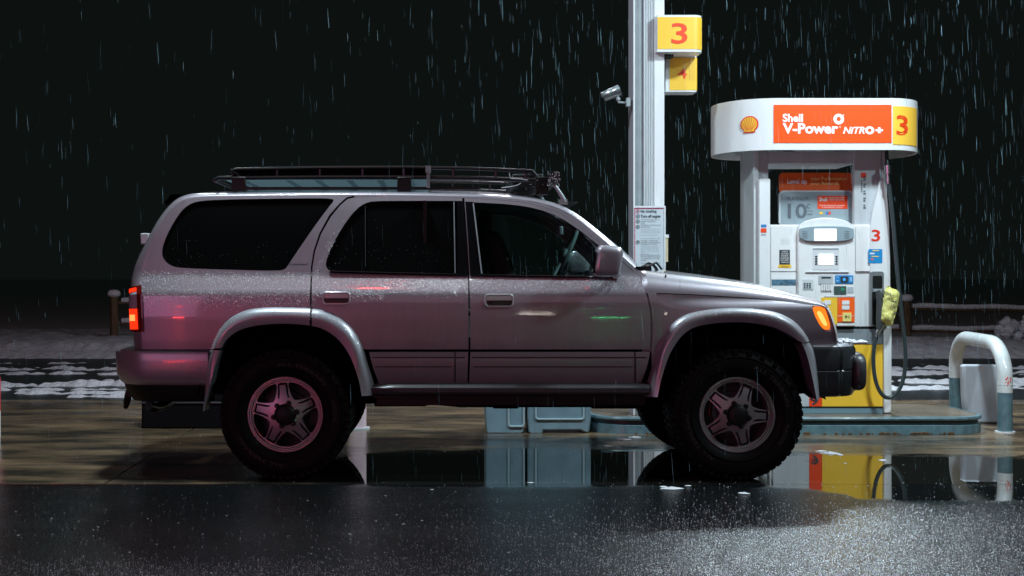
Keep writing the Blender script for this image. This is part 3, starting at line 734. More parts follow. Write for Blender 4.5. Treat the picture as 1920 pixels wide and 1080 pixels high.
for px0, px1 in ((435, 461), (745, 771), (1003, 1028)):
    for sg in (-1, 1):
        a = rp(px0, 332); b = rp(px1, 356 if px0 < 900 else 362); y = sg * .60
        ft_ = MB(); ft_.box(a[0], b[0], y - .02, y + .02, b[2] - .01, a[2]); ft_.build('rack_foot', M['black'], rack, bevel=.004)
for sg in (-1, 1):
    ft_ = MB(); a = rp(470, 352, .60); b = rp(900, 357, .60); ft_.box(a[0] - .1, b[0], sg * .60 - .013, sg * .60 + .013, b[2] + .004, a[2] + .004); ft_.build('rack_runner', M['black'], rack)
# clips, coiled cord and tools carried at the front
cl = MB()
if True:
    px = 803
    a = rp(px - 5, 311, .63); b = rp(px + 5, 324, .63); cl.box(a[0], b[0], -.645, -.60, b[2], a[2])
    a = rp(px - 3, 324, .63); b = rp(px + 3, 352, .63); cl.box(a[0], b[0], -.64, -.62, b[2], a[2])

cl.build('clamp', M['mgrey'], rack)
bx = MB()
a = rp(960, 324, .45); b = rp(1018, 352, .45); bx.box(a[0], b[0], -.5, .5, b[2], a[2] - .01)
bx.build('cargo_box', M['black'], rack, bevel=.01)
for (p0, p1) in (((955, 318, .55), (975, 330, .55)),): pass
# light bar pod on its bracket
lp = MB(); a = rp(1060, 380, .62); b = rp(1036, 342, .60)
l0 = MB(); l0.tube([(a[0], .62, a[2]), (b[0], .60, b[2])], [.016, .009], 8); l0.build('lamp_bracket', M['mgrey'], rack)
lp.tube([a, rp(1050, 362, .61), b], [.016, .011, .009], 8)
lp.box(a[0] - .04, a[0] + .015, a[1] - .01, a[1] + .02, a[2] - .012, a[2] + .02)
lb = lp.build('lamp_bracket', mat('wet bracket', (.35, .38, .4), .3, .5), rack)
lq = MB(); c0 = rp(1039, 335, .60)
for yy in np.linspace(-.60, .60, 5):
    lq.poly(rrect(c0[0] - .026, c0[2] - .030, c0[0] + .030, c0[2] + .036, .010), yy - .05, yy + .05)
lq.tube([(c0[0], -.62, c0[2] - .03), (c0[0], .62, c0[2] - .03)], .01, 8)
lq.build('light_bar', [M['blackg']], rack)
cg = MB()
rr_ = random.Random(3)
for i in range(70):   # sleet crusted on the rack edges
    px = rr_.uniform(1026, 1050); py = rr_.uniform(322, 352)
    p = rp(px, py, .655); cg.blob(p, *[rr_.uniform(.001, .0035) for _ in range(3)], n=4)
for i in range(26):
    p = rp(rr_.uniform(955, 1020), rr_.uniform(328, 366), .625); cg.blob(p, *[rr_.uniform(.0008, .0025) for _ in range(3)], n=4)
cg.build('ice_crust', M['snow'], rack)
cd_ = MB(); cd_.tube(cr([rp(955, 324, .63), rp(957, 334, .63), rp(968, 335, .63), rp(990, 338, .63)], 4), .003, 5); cd_.tube(cr([rp(940, 352, .63), rp(958, 350, .63), rp(970, 347, .63), rp(977, 343, .63)], 4), .003, 5); cd_.build('strap', M['lgrey'], rack)

# wheels
def wheel_meshes():
    RR = .218; mb = MB()
    mb.lathe([(RR + .008, .03), (RR + .008, -.006), (RR + .004, -.012), (RR - .004, -.012), (RR - .008, -.004), (RR - .014, -.004), (RR - .018, .004), (RR - .022, .09), (RR - .022, .18)], 72)
    def pol(r, a): return (r * math.cos(R(a)), r * math.sin(R(a)))
    Rin = RR - .016; outer = [pol(Rin, a) for a in range(0, 360, 4)]; holes = []
    for k in range(5):
        a = 57 + 72 * k
        wd = [pol(Rin * .94, a - 25), pol(Rin * .96, a - 14), pol(Rin * .965, a), pol(Rin * .96, a + 14), pol(Rin * .94, a + 25), pol(Rin * .82, a + 24), pol(Rin * .58, a + 13), pol(Rin * .49, a), pol(Rin * .58, a - 13), pol(Rin * .82, a - 24)]
        holes.append(chaikin(wd, 1))
        b = 93 + 72 * k
        for sg in (-1, 1):
            holes.append([pol(Rin * .92, b + sg * 8.8), pol(Rin * .92, b + sg * 5.6), pol(Rin * .62, b + sg * 8.8), pol(Rin * .50, b + sg * 15), pol(Rin * .50, b + sg * 20), pol(Rin * .64, b + sg * 14)])
        holes.append([pol(Rin * .935, b - 7.6), pol(Rin * .935, b + 7.6), pol(Rin * .87, b + 7.4), pol(Rin * .87, b - 7.4)][::-1])
    vs, fs, loops = fill2d(outer, holes, .012)
    dep = lambda x, z: .012 + .026 * (1 - min(1, math.hypot(x, z) / Rin)) ** 1 * 0 - .030 * max(0, 1 - (math.hypot(x, z) / (Rin * .9)) ** 2)
    mb.add([(x, dep(x, z), z) for x, z in vs], fs)
    for l in loops:
        n = len(l); mb.add([(x, dep(x, z), z) for x, z in l] + [(x, dep(x, z) + .03, z) for x, z in l], [(i, (i + 1) % n, n + (i + 1) % n, n + i) for i in range(n)])
    dk = MB(); dk.lathe([(0, .10), (.13, .10), (.135, .13), (RR - .02, .15)], 40)
    hub = MB(); hub.lathe([(0, -.052), (.048, -.050), (.060, -.040), (.066, -.008)], 36)
    for k in range(6): 
        a = R(10 + 60 * k); hub.lathe([(0, -.034), (.013, -.034), (.0165, -.010)], 12, c=(.070 * math.cos(a), 0, .070 * math.sin(a)))
    lug = []
    for k in range(6):
        a = R(10 + 60 * k); lug.append(MB()); lug[-1].lathe([(0, -.042), (.0065, -.042), (.0085, -.033)], 8, c=(.072 * math.cos(a), 0, .072 * math.sin(a)))
    ty = MB(); T = WR + .0
    ty.lathe([(RR - .004, .03), (RR + .006, -.004), (RR + .03, -.024), (RR + .07, -.034), (RR + .11, -.034), (T - .028, -.026), (T - .010, -.010), (T, .010), (T + .001, .12), (T, .23), (T - .010, .25), (T - .05, .27), (RR + .03, .26), (RR, .22)], 96)
    for k in range(56):
        a = 2 * math.pi * k / 56; ca, sa = math.cos(a), math.sin(a); ta = (-sa, ca)
        for (y0, y1, r0, r1, hw) in ((-.030, .055, T - .030, T + .007, .0145), (.065, .115, T - .01, T + .007, .014), (.185, .26, T - .03, T + .007, .0145)):
            sh = .006 if k % 2 else -.004
            pts = []
            for y in (y0 + (sh if y0 < 0 else 0), y1):
                for r in (r0, r1):
                    for s_ in (-hw, hw):
                        rr = r if not (y < 0 and r == r1) else r1 - .012
                        pts.append((rr * ca + ta[0] * s_, y, rr * sa + ta[1] * s_))
            ty.add(pts, [(0, 1, 3, 2), (4, 6, 7, 5), (0, 4, 5, 1), (2, 3, 7, 6), (0, 2, 6, 4), (1, 5, 7, 3)])
    lt = MB()
    for (s_, ac, span) in (('ALL TERRAIN', 65, 62), ('RADIAL', 0, 26), ('ALL TERRAIN', 235, 62)):
        vs, fs, _ = text_geo(s_, .0)
        lt.add([((RR + .070 + b * .020) * math.cos(R(ac + span / 2 - a * span)), -.0365, (RR + .070 + b * .020) * math.sin(R(ac + span / 2 - a * span))) for a, b in vs], fs)
    for r_ in (RR + .055, RR + .122): ty.lathe([(r_ - .002, -.030), (r_, -.037), (r_ + .002, -.030)], 72)
    return mb, dk, hub, lug, ty, lt
wm = wheel_meshes(); LET = mat('raised tyre lettering', (.030, .030, .030), .6)
protos = None
for wi, wx in enumerate(WX):
    for sg in (-1, 1):
        if protos is None:
            o = wm[0].build('wheel', RIM, suv, origin=(0, 0, 0), smooth=35)
            kids = [wm[1].build('brake_disc', M['dgrey'], o), wm[2].build('hub_cap', M['black'], o), wm[4].build('tyre', RUB, o, smooth=30), wm[5].build('tyre_lettering', LET, o)]
            kids += [l_.build('lug_nut', M['dmetal'], o) for l_ in wm[3]]
            protos = (o, kids)
        else:
            o = protos[0].copy(); COL.objects.link(o); o.parent = suv
            for kd in protos[1]: c = kd.copy(); COL.objects.link(c); c.parent = o
        o.location = (wx, sg * .835, WR)
        ang = -3 if wi == 0 else 24
        o.rotation_euler = (0, R(ang), 0) if sg < 0 else (0, R(ang), math.pi)

# droplets on the upper flanks, whitened to show as glints (uncountable: one part)
dr = MB(); rr_ = random.Random(11)
def bead(x, y, z, s):
    vs = [(x + s * rr_.uniform(.8, 1.1), y, z), (x, y, z + s), (x - s, y, z), (x, y, z - s * 1.2), (x, y - s * .8, z)]
    dr.add(vs, [(0, 1, 4), (1, 2, 4), (2, 3, 4), (3, 0, 4)])
PQ = [p for p in quarter]; 
cnt = 0
while cnt < 7500:
    px = rr_.uniform(262, 1215); t = rr_.random()
    if px < 600: py = rr_.choice([rr_.gauss(522, 9), rr_.gauss(556, 13)])
    elif px < 720: py = rr_.choice([rr_.gauss(530, 8), rr_.gauss(552, 6)])
    else: py = rr_.gauss(532, 9)
    if px > 900 and rr_.random() < .5: continue
    if not (508 + (px - 300) * .012 < py < 600): continue
    if 590 < px < 670 and rr_.random() < .2: py -= rr_.uniform(0, 110) ; px = 590 + (518 - py) * .45 + rr_.uniform(-5, 9)
    x, z = side(px, py)
    if z > 1.24 and not 575 < px < 680: continue
    bead(x, -W(x, z) - .0003, z, rr_.uniform(.0008, .0024) * (1.5 if rr_.random() < .15 else 1)); cnt += 1
for i in range(900):   # top of the rear and front flares
    if i % 3: q = rr_.randrange(len(r_out) * 5 - 6); P_ = cr(r_out + r_out2[:6], 5)
    else: P_ = cr(f_out[4:], 5)
    p = P_[rr_.randrange(len(P_))]; u = abs(rr_.gauss(0, .5))
    x, z = side(p[0] + rr_.uniform(-3, 3), p[1] + 3 + u * 14)
    bead(x, -W(x, z) - .052 * min(1, .3 + u) - .002, z, rr_.uniform(.0008, .0018))
for i in range(260):   # beads caught on the glass, thickest along the lower edges
    px = rr_.uniform(320, 1120); py = 508 + (px - 320) * .012 - abs(rr_.gauss(0, 38))
    if py < 385 or px > 1130 or 850 < px < 905: continue
    ok = inside(px, py, QW) or inside(px, py, RW) or inside(px, py, FW)
    if ok: x, z = side(px, py); bead(x, -W(x, z) + .012, z, rr_.uniform(.0005, .0011))
bo = dr.build('glint_beads', mat('white glint bead', (.92, .95, .97), .15, spec=.8), suv, smooth=0); bo['kind'] = 'stuff'
# snow melt ridge on front bumper and nose
ic = MB()
for i in range(60):
    px = rr_.uniform(1560, 1600); x, z = unproj(px, 641 + rr_.uniform(-2, 6), rr_.uniform(.3, .74)); ic.blob((x, -rr_.uniform(.25, .70), .806 + rr_.uniform(0, .006)), rr_.uniform(.01, .03), rr_.uniform(.01, .03), rr_.uniform(.004, .014), n=5)
for i in range(90):
    p = xsec(PB, NB, rr_.randrange(33, 47), [rr_.uniform(.35, 1.1)], .002)[0]; ic.blob(p, rr_.uniform(.003, .007), rr_.uniform(.004, .010), rr_.uniform(.003, .010), n=4)
ic.build('wet_snow', M['snow'], suv)

# ================================================================== GROUND
def ground_mat(kind):
    m = bpy.data.materials.new(kind); m.use_nodes = True
    n = m.node_tree.nodes; L = m.node_tree.links; b = n['Principled BSDF']
    geo = n.new('ShaderNodeNewGeometry'); sx = n.new('ShaderNodeSeparateXYZ'); L.new(geo.outputs['Position'], sx.inputs[0])
    def math_(op, a, b_=None, c=None, clamp=False):
        q = n.new('ShaderNodeMath'); q.operation = op; q.use_clamp = clamp
        for i, v in enumerate((a, b_, c)):
            if v is None: continue
            if hasattr(v, 'is_linked') or hasattr(v, 'links'): L.new(v, q.inputs[i])
            else: q.inputs[i].default_value = v
        return q.outputs[0]
    def noise_(scale, detail=4, sc3=(1, 1, 1), rough=.5):
        mp = n.new('ShaderNodeMapping'); mp.inputs['Scale'].default_value = sc3; L.new(geo.outputs['Position'], mp.inputs[0])
        z = n.new('ShaderNodeTexNoise'); z.inputs['Scale'].default_value = scale; z.inputs['Detail'].default_value = detail; z.inputs['Roughness'].default_value = rough
        L.new(mp.outputs[0], z.inputs['Vector']); return z.outputs[0]
    def mapr(v, a, b_, c=0, d=1, smooth=False):
        q = n.new('ShaderNodeMapRange'); L.new(v, q.inputs[0])
        for i, t in enumerate((a, b_, c, d)): q.inputs[i + 1].default_value = t
        if smooth: q.interpolation_type = 'SMOOTHSTEP'
        return q.outputs[0]
    def ramp(v, pts):
        q = n.new('ShaderNodeFloatCurve'); cm = q.mapping; c = cm.curves[0]
        c.points[0].location = pts[0]; c.points[1].location = pts[-1]
        for p in pts[1:-1]: c.points.new(*p)
        cm.update(); L.new(v, q.inputs['Value']); return q.outputs[0]
    # standing water: between front edge yf(x) and back edge yb(x)
    xn = mapr(sx.outputs[0], -2.5, 5.5)
    def crv(pts, lo, hi):   # pts (X, value)
        v = ramp(xn, [((X + 3) / 8, (val - lo) / (hi - lo)) for X, val in pts]); return mapr(v, 0, 1, lo, hi)
    yb = crv([(-3, 8.06), (-1.85, 8.10), (-1.35, 8.6), (-.95, 9.5), (-.3, 9.7), (.4, 9.75), (1.2, 9.75), (1.7, 9.55), (3.0, 9.35), (5.0, 9.2)], 7, 11)
    yf = crv([(-3, 7.98), (-1.2, 7.95), (-.6, 7.86), (1.4, 7.84), (1.75, 7.62), (1.8, 7.45), (3.4, 7.4), (5.0, 7.3)], 7, 11)
    wob = math_('MULTIPLY', math_('SUBTRACT', noise_(2.6, 4, (1, 2.2, 1)), .5), .55)
    wob2 = math_('MULTIPLY', math_('SUBTRACT', noise_(5.0, 5), .5), .22)
    a = mapr(math_('ADD', math_('SUBTRACT', yb, sx.outputs[1]), wob), -.06, .12, smooth=True)
    c = mapr(math_('ADD', math_('SUBTRACT', sx.outputs[1], yf), wob2), -.05, .14, smooth=True)
    water = math_('MULTIPLY', a, c)
    rvo = n.new('ShaderNodeTexVoronoi'); rvo.inputs['Scale'].default_value = 2.6; L.new(geo.outputs['Position'], rvo.inputs['Vector'])
    rings = math_('MULTIPLY', math_('SINE', math_('MULTIPLY', rvo.outputs['Distance'], 190.0)), mapr(rvo.outputs['Distance'], .02, .24, .060, 0))
    if kind == 'wet concrete':
        big = noise_(1.1, 6, (.55, 2.4, 1)); fine = noise_(34, 3)
        wet = mapr(big, .34, .54)      # 0 dry brown, 1 soaked
        mx = n.new('ShaderNodeMix'); mx.data_type = 'RGBA'; L.new(mapr(noise_(1.9, 9, (.65, 1.7, 1), .62), .36, .60), mx.inputs[0])
        mx.inputs[6].default_value = (.26, .175, .10, 1); mx.inputs[7].default_value = (.045, .036, .026, 1)
        mw = n.new('ShaderNodeMix'); mw.data_type = 'RGBA'; L.new(water, mw.inputs[0]); L.new(mx.outputs[2], mw.inputs[6]); mw.inputs[7].default_value = (.012, .012, .010, 1)
        L.new(mw.outputs[2], b.inputs['Base Color'])
        r0 = mapr(wet, 0, 1, .32, .07)
        rgh = n.new('ShaderNodeMix'); L.new(water, rgh.inputs[0]); L.new(r0, rgh.inputs[2]); rgh.inputs[3].default_value = .015
        L.new(rgh.outputs[0], b.inputs['Roughness'])
        h = math_('ADD', math_('MULTIPLY', water, math_('ADD', rings, math_('MULTIPLY', noise_(16, 2), .07))), math_('MULTIPLY', math_('SUBTRACT', 1.0, water), math_('ADD', math_('MULTIPLY', fine, .5), noise_(130, 2))))
        bp = n.new('ShaderNodeBump'); bp.inputs['Strength'].default_value = .22; bp.inputs['Distance'].default_value = .004
        L.new(h, bp.inputs['Height']); L.new(bp.outputs[0], b.inputs['Normal'])
    else:
        ag = n.new('ShaderNodeTexVoronoi'); ag.inputs['Scale'].default_value = 85; L.new(geo.outputs['Position'], ag.inputs['Vector'])
        col = n.new('ShaderNodeMix'); col.data_type = 'RGBA'; L.new(mapr(noise_(160, 2), .35, .65), col.inputs[0])
        col.inputs[6].default_value = (.003, .0034, .0035, 1); col.inputs[7].default_value = (.009, .010, .0105, 1)
        L.new(col.outputs[2], b.inputs['Base Color'])
        pool = mapr(noise_(.9, 4, (.6, 1.6, 1)), .45, .70)
        r0 = mapr(pool, 0, 1, .17, .11)
        rgh = n.new('ShaderNodeMix'); L.new(water, rgh.inputs[0]); L.new(r0, rgh.inputs[2]); rgh.inputs[3].default_value = .02
        L.new(rgh.outputs[0], b.inputs['Roughness'])
        h = math_('MULTIPLY', math_('SUBTRACT', 1.02, water), math_('ADD', mapr(ag.outputs['Distance'], 0, .6, 1, 0), noise_(300, 2)))
        bp = n.new('ShaderNodeBump'); bp.inputs['Strength'].default_value = .42; bp.inputs['Distance'].default_value = .0035
        L.new(h, bp.inputs['Height']); L.new(bp.outputs[0], b.inputs['Normal'])
    b.inputs['IOR'].default_value = 1.5; b.inputs['Specular IOR Level'].default_value = .6 if kind == 'wet concrete' else .42
    return m
CONC = ground_mat('wet concrete'); ASPH = ground_mat('wet asphalt')
def sheet(name, x0, x1, y0, y1, z, m, cells=1):
    mb = MB(); mb.add([(x0, y0, z), (x1, y0, z), (x1, y1, z), (x0, y1, z)], [(0, 1, 2, 3)]); o = mb.build(name, m, smooth=0); tag(o, kind='structure'); return o
DIRT = mat('snow covered field', (.64, .68, .68), .9, spec=.05, var=(.8, .15))
sheet('ground', -400, 400, -60, 800, -.022, DIRT)
sheet('asphalt_lane', -25, 25, -20, 8.05, -.0006, ASPH)
sheet('sub_base', -25, 25, -20, 13.7, -.017, mat('dark joint filler', (.01, .01, .009), .8))
# concrete slabs with joints (gaps) between them
def slabs():
    mb = MB(); xs = [-25, -12.4, -7.2, -1.934, 4.35, 9.6, 25]
    for i in range(len(xs) - 1):
        for y0, y1 in ((8.05, 13.6),):
            g = .007; sk = .012
            a, c = xs[i] + g, xs[i + 1] - g
            mb.box(a, c, y0 + .0005, y1 - g, -.015, .0)
    return mb
tag(slabs().build('forecourt_slabs', CONC, smooth=0), kind='structure')
ROAD = mat('wet road', (.022, .024, .026), .28, bump=(30, .5, .01), var=(2, .4))
sheet('road', -60, 60, 13.6, 21.5, -.012, ROAD)
# slush and snow: one lumpy sheet whose faces exist only where snow lies
def snow_field():
    mb = MB(); nx = 700; x0, x1 = -9.5, 12.5
    ys = list(np.geomspace(13.45, 30, 120)); grid = {}; vs = []; hs = []
    bands = [(14.05, .12, .55, .06, -3.6, -1.8), (14.5, .14, .75, .075, -12, -1.7), (15.0, .10, .5, .05, -12, -1.9), (15.5, .17, .85, .095, -12, -2.2), (16.3, .2, .35, .05, -12, 12), (17.3, .22, .5, .06, -12, 12), (18.3, .35, .66, .085, -12, 12), (19.5, .2, .25, .05, -12, 12), (15.1, .3, .55, .05, 3.0, 12), (16.0, .35, .74, .085, 3, 12), (17.6, .35, .60, .07, 3, 12)]
    for j, y in enumerate(ys):
        for i in range(nx + 1):
            x = x0 + (x1 - x0) * i / nx; h = -1.0
            n1 = noise.noise((x * .8, y * 1.3, 0)); n2 = noise.noise((x * 3.1, y * 3.0, 5)); n3 = noise.noise((x * 9, y * 7, 9))
            for yc, wd, dens, hh, a, c in bands:
                yy = yc + .16 * noise.noise((x * .6, yc * 3, 2))
                q = 1 - ((y - yy) / wd) ** 2
                if q > -1 and a < x + n2 * .5 < c:
                    v = hh * (q * .8 + n1 * .7 + n2 * 1.0 + n3 * .9 - (1 - dens) * 1.25); h = max(h, v)
            if y > 20.6:
                bank = min(.16, (y - 20.6) * .12); h = max(h, bank * (1 + .35 * n1 + .3 * n2) + .03 * n3 - .01 - max(0, (y - 24)) * .05 * (.2 if x < 2 else 1))
            vs.append((x * (1 + (y - 13) * .02), y, -.012 + max(h, -.02) * (.62 if y < 20.6 else 1))); hs.append(h)
    ny = len(ys); fs = []
    for j in range(ny - 1):
        for i in range(nx):
            q = (j * (nx + 1) + i, j * (nx + 1) + i + 1, (j + 1) * (nx + 1) + i + 1, (j + 1) * (nx + 1) + i)
            if max(hs[k] for k in q) > 0.0: fs.append(q)
    mb.add(vs, fs); return mb
o = snow_field().build('snow', M['snow'], smooth=80); tag(o, kind='stuff')
bk = MB(); # dark rough ground rising behind the snow, barely lit
tag(bpy.data.objects['ground'], kind='structure')

# ================================================================== FENCE
fe = thing('snowy_fence', (-5.84, 25, 0), 'low brown post and rail fence capped with snow, beyond the road', 'fence')
def post(x, y, top):
    mb = MB(); r = random.Random(int(x * 10)); mb.tube([(x, y, -.1), (x + .01, y, top * .5), (x, y, top)], [.080, .075, .070], 9); mb.build('post', M['wood'], fe)
    s = MB(); s.blob((x, y, top + .05), .115, .11, .07, .8, 10); s.build('snow_cap', M['snow'], fe)
post(-5.83, 25, .86); post(8.46, 25, .78)
posts_x = [-7.17, 7.12]
for (xa, xb, za, zb) in ((-5.83, -2.96, .74, .72), (-5.83, -2.96, .37, .36), (-2.96, 8.46, .72, .68), (-2.96, 8.46, .36, .27), (8.46, 13.3, .64, .58), (8.46, 13.3, .24, .22)):
    mb = MB(); n = 18; mb.tube([(xa + (xb - xa) * i / n, 25.12, za + (zb - za) * i / n + .01 * math.sin(i * 1.3)) for i in range(n + 1)], .040, 8); mb.build('rail', M['wood'], fe)
    s = MB(); n = 60; L_ = (xb - xa); rr2 = random.Random(5)
    s.tube([(xa + .12 + (L_ - .24) * i / n, 25.10, za + (zb - za) * i / n + .045 + .008 * math.sin(i * .4)) for i in range(n + 1)], [.040 + .010 * rr2.random() for i in range(n + 1)], 8, flat=1.0); s.build('rail_snow', M['snow'], fe)
post(-2.96, 25.02, .82)
# snowy shrub on the right and snow heaps by the fence
sh = thing('snowy_shrub', (10.25, 24.4, 0), 'low dark shrub loaded with snow at the right edge, in front of the fence', 'shrub')
tw_ = MB(); sn = MB(); r5 = random.Random(9)
for i in range(46):
    a = r5.uniform(0, 6.28); L_ = r5.uniform(.25, .55); e = Vector((10.3 + math.cos(a) * L_ * 1.0, 24.4 + math.sin(a) * L_ * .6, r5.uniform(.12, .42)))
    tw_.tube([(10.3 + math.cos(a) * .08, 24.4, 0.0), ((10.3 + e.x) / 2, (24.4 + e.y) / 2, e.z * .7), e], [.018, .012, .006], 5)
    for k in range(2): sn.blob((e.x + r5.uniform(-.1, .1), e.y + r5.uniform(-.05, .05), e.z + r5.uniform(-.04, .06)), r5.uniform(.05, .13), r5.uniform(.05, .12), r5.uniform(.04, .09), n=6, fn=lambda x, y, z: (x * (1 + .3 * math.sin(40 * z)), y, z * (1 + .3 * math.cos(30 * x))))
tw_.build('branches', M['wood'], sh); sn.build('snow_cover', M['snow'], sh)

# ================================================================== PUMP ISLAND
IY0, IY1 = 10.60, 11.78
isl = thing('pump_island', (2.7, 11.2, 0), 'low concrete pump island with a weathered teal steel kerb', 'pump island')
def stad(x0, x1, y0, y1, r, n=10):
    o = []
    for cx, cy, a in ((x1 - r, y1 - r, 0), (x0 + r, y1 - r, 90), (x0 + r, y0 + r, 180), (x1 - r, y0 + r, 270)):
        for k in range(n + 1): o.append((cx + r * math.cos(R(a + 90 * k / n)), cy + r * math.sin(R(a + 90 * k / n))))
    return o
xl, xr = X_(1110, 10.7), X_(1834, 10.9)
ring = stad(xl, xr, IY0, IY1, .30)
kb = MB(); n = len(ring); C0 = ((xl + xr) / 2, (IY0 + IY1) / 2)
def ringoff(o_): 
    out = []
    for i in range(n):
        a, b = ring[i - 1], ring[(i + 1) % n]; t = Vector((b[0] - a[0], b[1] - a[1])).normalized(); out.append((ring[i][0] + t.y * o_, ring[i][1] - t.x * o_))
    return out
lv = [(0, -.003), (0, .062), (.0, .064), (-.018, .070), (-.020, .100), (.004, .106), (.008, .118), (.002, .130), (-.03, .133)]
rows = [[(x, y, z) for x, y in ringoff(o_)] for o_, z in lv]
for a in range(len(rows) - 1):
    mi = 1 if a in (3, 4) and False else 0
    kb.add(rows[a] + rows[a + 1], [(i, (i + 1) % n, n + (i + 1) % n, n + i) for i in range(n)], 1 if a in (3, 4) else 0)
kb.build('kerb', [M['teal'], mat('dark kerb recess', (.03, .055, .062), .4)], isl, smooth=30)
tp = MB(); tp.add([(x, y, .131) for x, y in ringoff(-.028)], [tuple(range(n))]); 
CT = mat('wet brown concrete top', (.20, .16, .12), .25, var=(4, .4), bump=(50, .3, .004))
tp.build('top', CT, isl, smooth=0)
rs_ = MB(); r6 = random.Random(4)
for i in range(90):
    x = r6.uniform(xl + .3, xr - .3); s_ = abs(r6.gauss(0, .005)) + .002
    rs_.blob((x, IY0 - .001, .004 + s_ * .4), s_ * r6.uniform(1, 3.2), .003, s_, n=5, fn=None)
rs_.build('rust_patches', M['rust'], isl)

# ================================================================== CANOPY COLUMN
PY = 10.74
pil = thing('canopy_column', (1.65, 10.9, .131), 'tall fluted white and grey canopy column standing on the pump island', 'column')
pc = MB(); zt = 5.0
def colbox(px0, px1, y0, y1, mi): pc.box(X_(px0, PY), X_(px1, PY), y0, y1, .131, zt, mi)
colbox(1187.3, 1190.5, PY + .004, PY + .27, 0); colbox(1187.2, 1190.5, PY - .008, PY + .0035, 1); colbox(1190.5, 1207, PY + .02, PY + .27, 2)  # left side face of the shaft is darker, mauve grey
for k in range(6): colbox(1207 + k * 3.2, 1207 + k * 3.2 + 2.3, PY - .002, PY + .02, 3)
colbox(1207, 1226.5, PY + .008, PY + .27, 3); colbox(1226.5, 1245.5, PY - .006, PY + .27, 1)
pc.build('shaft', [mat('mauve grey side face', (.36, .34, .38), .5, var=(6, .1, .2)), M['white'], M['mgrey'], M['fgrey']], pil, smooth=0, bevel=.004)
# bracket boxes with bay numbers
def numbox(px0, py0, px1, py1, Y, dep, name, label, digit, dpx, lpx, rr=.07):
    root = thing(name, (X_(px0, Y), Y, Z_(py1, Y)), label, 'sign', 'bay number signs on the column')
    mb = MB(); x0, x1, z0, z1 = X_(px0, Y), X_(px1, Y), Z_(py1, Y), Z_(py0, Y)
    plan = [(x0, Y)] + [(x1 - rr + rr * math.sin(R(a)), Y + rr - rr * math.cos(R(a))) for a in range(0, 91, 15)] + [(x1 - rr + rr * math.sin(R(a)), Y + dep - rr - rr * math.cos(R(a))) for a in range(90, 181, 15)] + [(x0, Y + dep)]
    m_ = len(plan); mb.add([(x, y, z0) for x, y in plan] + [(x, y, z1) for x, y in plan], [tuple(range(m_)), tuple(range(m_, 2 * m_))[::-1]] + [(i, (i + 1) % m_, m_ + (i + 1) % m_, m_ + i) for i in range(m_)])
    mb.build('case', M['white'], root, smooth=35)
    fp = MB(); zz0, zz1 = Z_(lpx[3], Y), Z_(lpx[1], Y); xf = X_(lpx[0], Y)
    pl = [(xf, Y)] + [p for p in plan[1:-1]]; pl = pl[:len(pl)]
    pl = [(x + (.003 if x > x1 - rr else 0), y - (.003 if y < Y + rr else -0.0)) for x, y in pl]
    q = len(pl); fp.add([(x, y, zz0) for x, y in pl] + [(x, y, zz1) for x, y in pl], [(i, i + 1, q + i + 1, q + i) for i in range(q - 1)])
    fp.build('face_panel', M['yellow'], root, smooth=35)
    dg = MB(); text_px(dg, digit, *dpx, flat(Y - .006), bold=.012); dg.build('number', M['redor'], root, smooth=0)
    return root
numbox(1232, 28, 1318, 97, 10.66, .26, 'bay_number_sign', 'larger yellow box sign with a red 3, upper of the two on the column', '3', (1259, 43, 1289, 82), (1233, 32, 1316, 92))
numbox(1248, 105, 1307, 172, 10.90, .20, 'bay_number_sign', 'smaller yellow box sign with a red 4, below the number 3 box', '4', (1271, 128, 1288, 147), (1255.5, 108, 1306, 169), rr=.02)
bk_ = thing('sign_bracket', (X_(1245, 10.9), 10.9, 2.9), 'short black bracket joining the two bay number boxes to the column', 'bracket')
bm_ = MB(); bm_.box(X_(1228, 10.8), X_(1262, 10.8), 10.78, 11.3, Z_(107, 10.8), Z_(101.5, 10.8)); bm_.build('bracket_arm', M['black'], bk_)
# camera on the column
cc = thing('security_camera', (X_(1178, 11), 11.0, Z_(190, 11)), 'small silver bullet security camera on a bracket on the left of the column', 'camera')
c1 = MB(); Yc = 10.78
def Q(px, py, Y=Yc): return (X_(px, Y), Y, Z_(py, Y))
c1.tube([Q(1132, 183.5), Q(1163, 172)], [.030, .030], 14)
sv = [Q(1129.5, 181, Yc - .05), Q(1160, 166, Yc - .05), Q(1167, 169, Yc + .05), Q(1136, 185, Yc + .05)]
c1.build('housing', M['chrome'], cc)
c2 = MB(); a_, b_ = Vector(Q(1129.5, 181)), Vector(Q(1161, 166.5)); dd_ = (b_ - a_); up_ = Vector((-dd_.z, 0, dd_.x)).normalized()
rows = []
for k in range(9):
    an = R(-100 + 25 * k); off_ = up_ * (.034 * math.cos(an)) + Vector((0, .036 * math.sin(an), 0)); rows.append((a_ + off_, b_ + off_))
c2.add([p for r_ in rows for p in r_], [(2 * i, 2 * i + 1, 2 * i + 3, 2 * i + 2) for i in range(8)]); o = c2.build('sun_shield', mat('brushed silver', (.62, .68, .70), .3, .7), cc); sm_ = o.modifiers.new('s', 'SOLIDIFY'); sm_.thickness = .004
c3 = MB(); c3.tube([Q(1158, 180), Q(1160, 192), Q(1178, 193)], .010, 8); c3.blob(Q(1159, 186), .018, .018, .018); c3.box(X_(1174, Yc), X_(1181, Yc), Yc - .03, Yc + .04, Z_(200, Yc), Z_(184, Yc)); c3.build('bracket', M['mgrey'], cc)
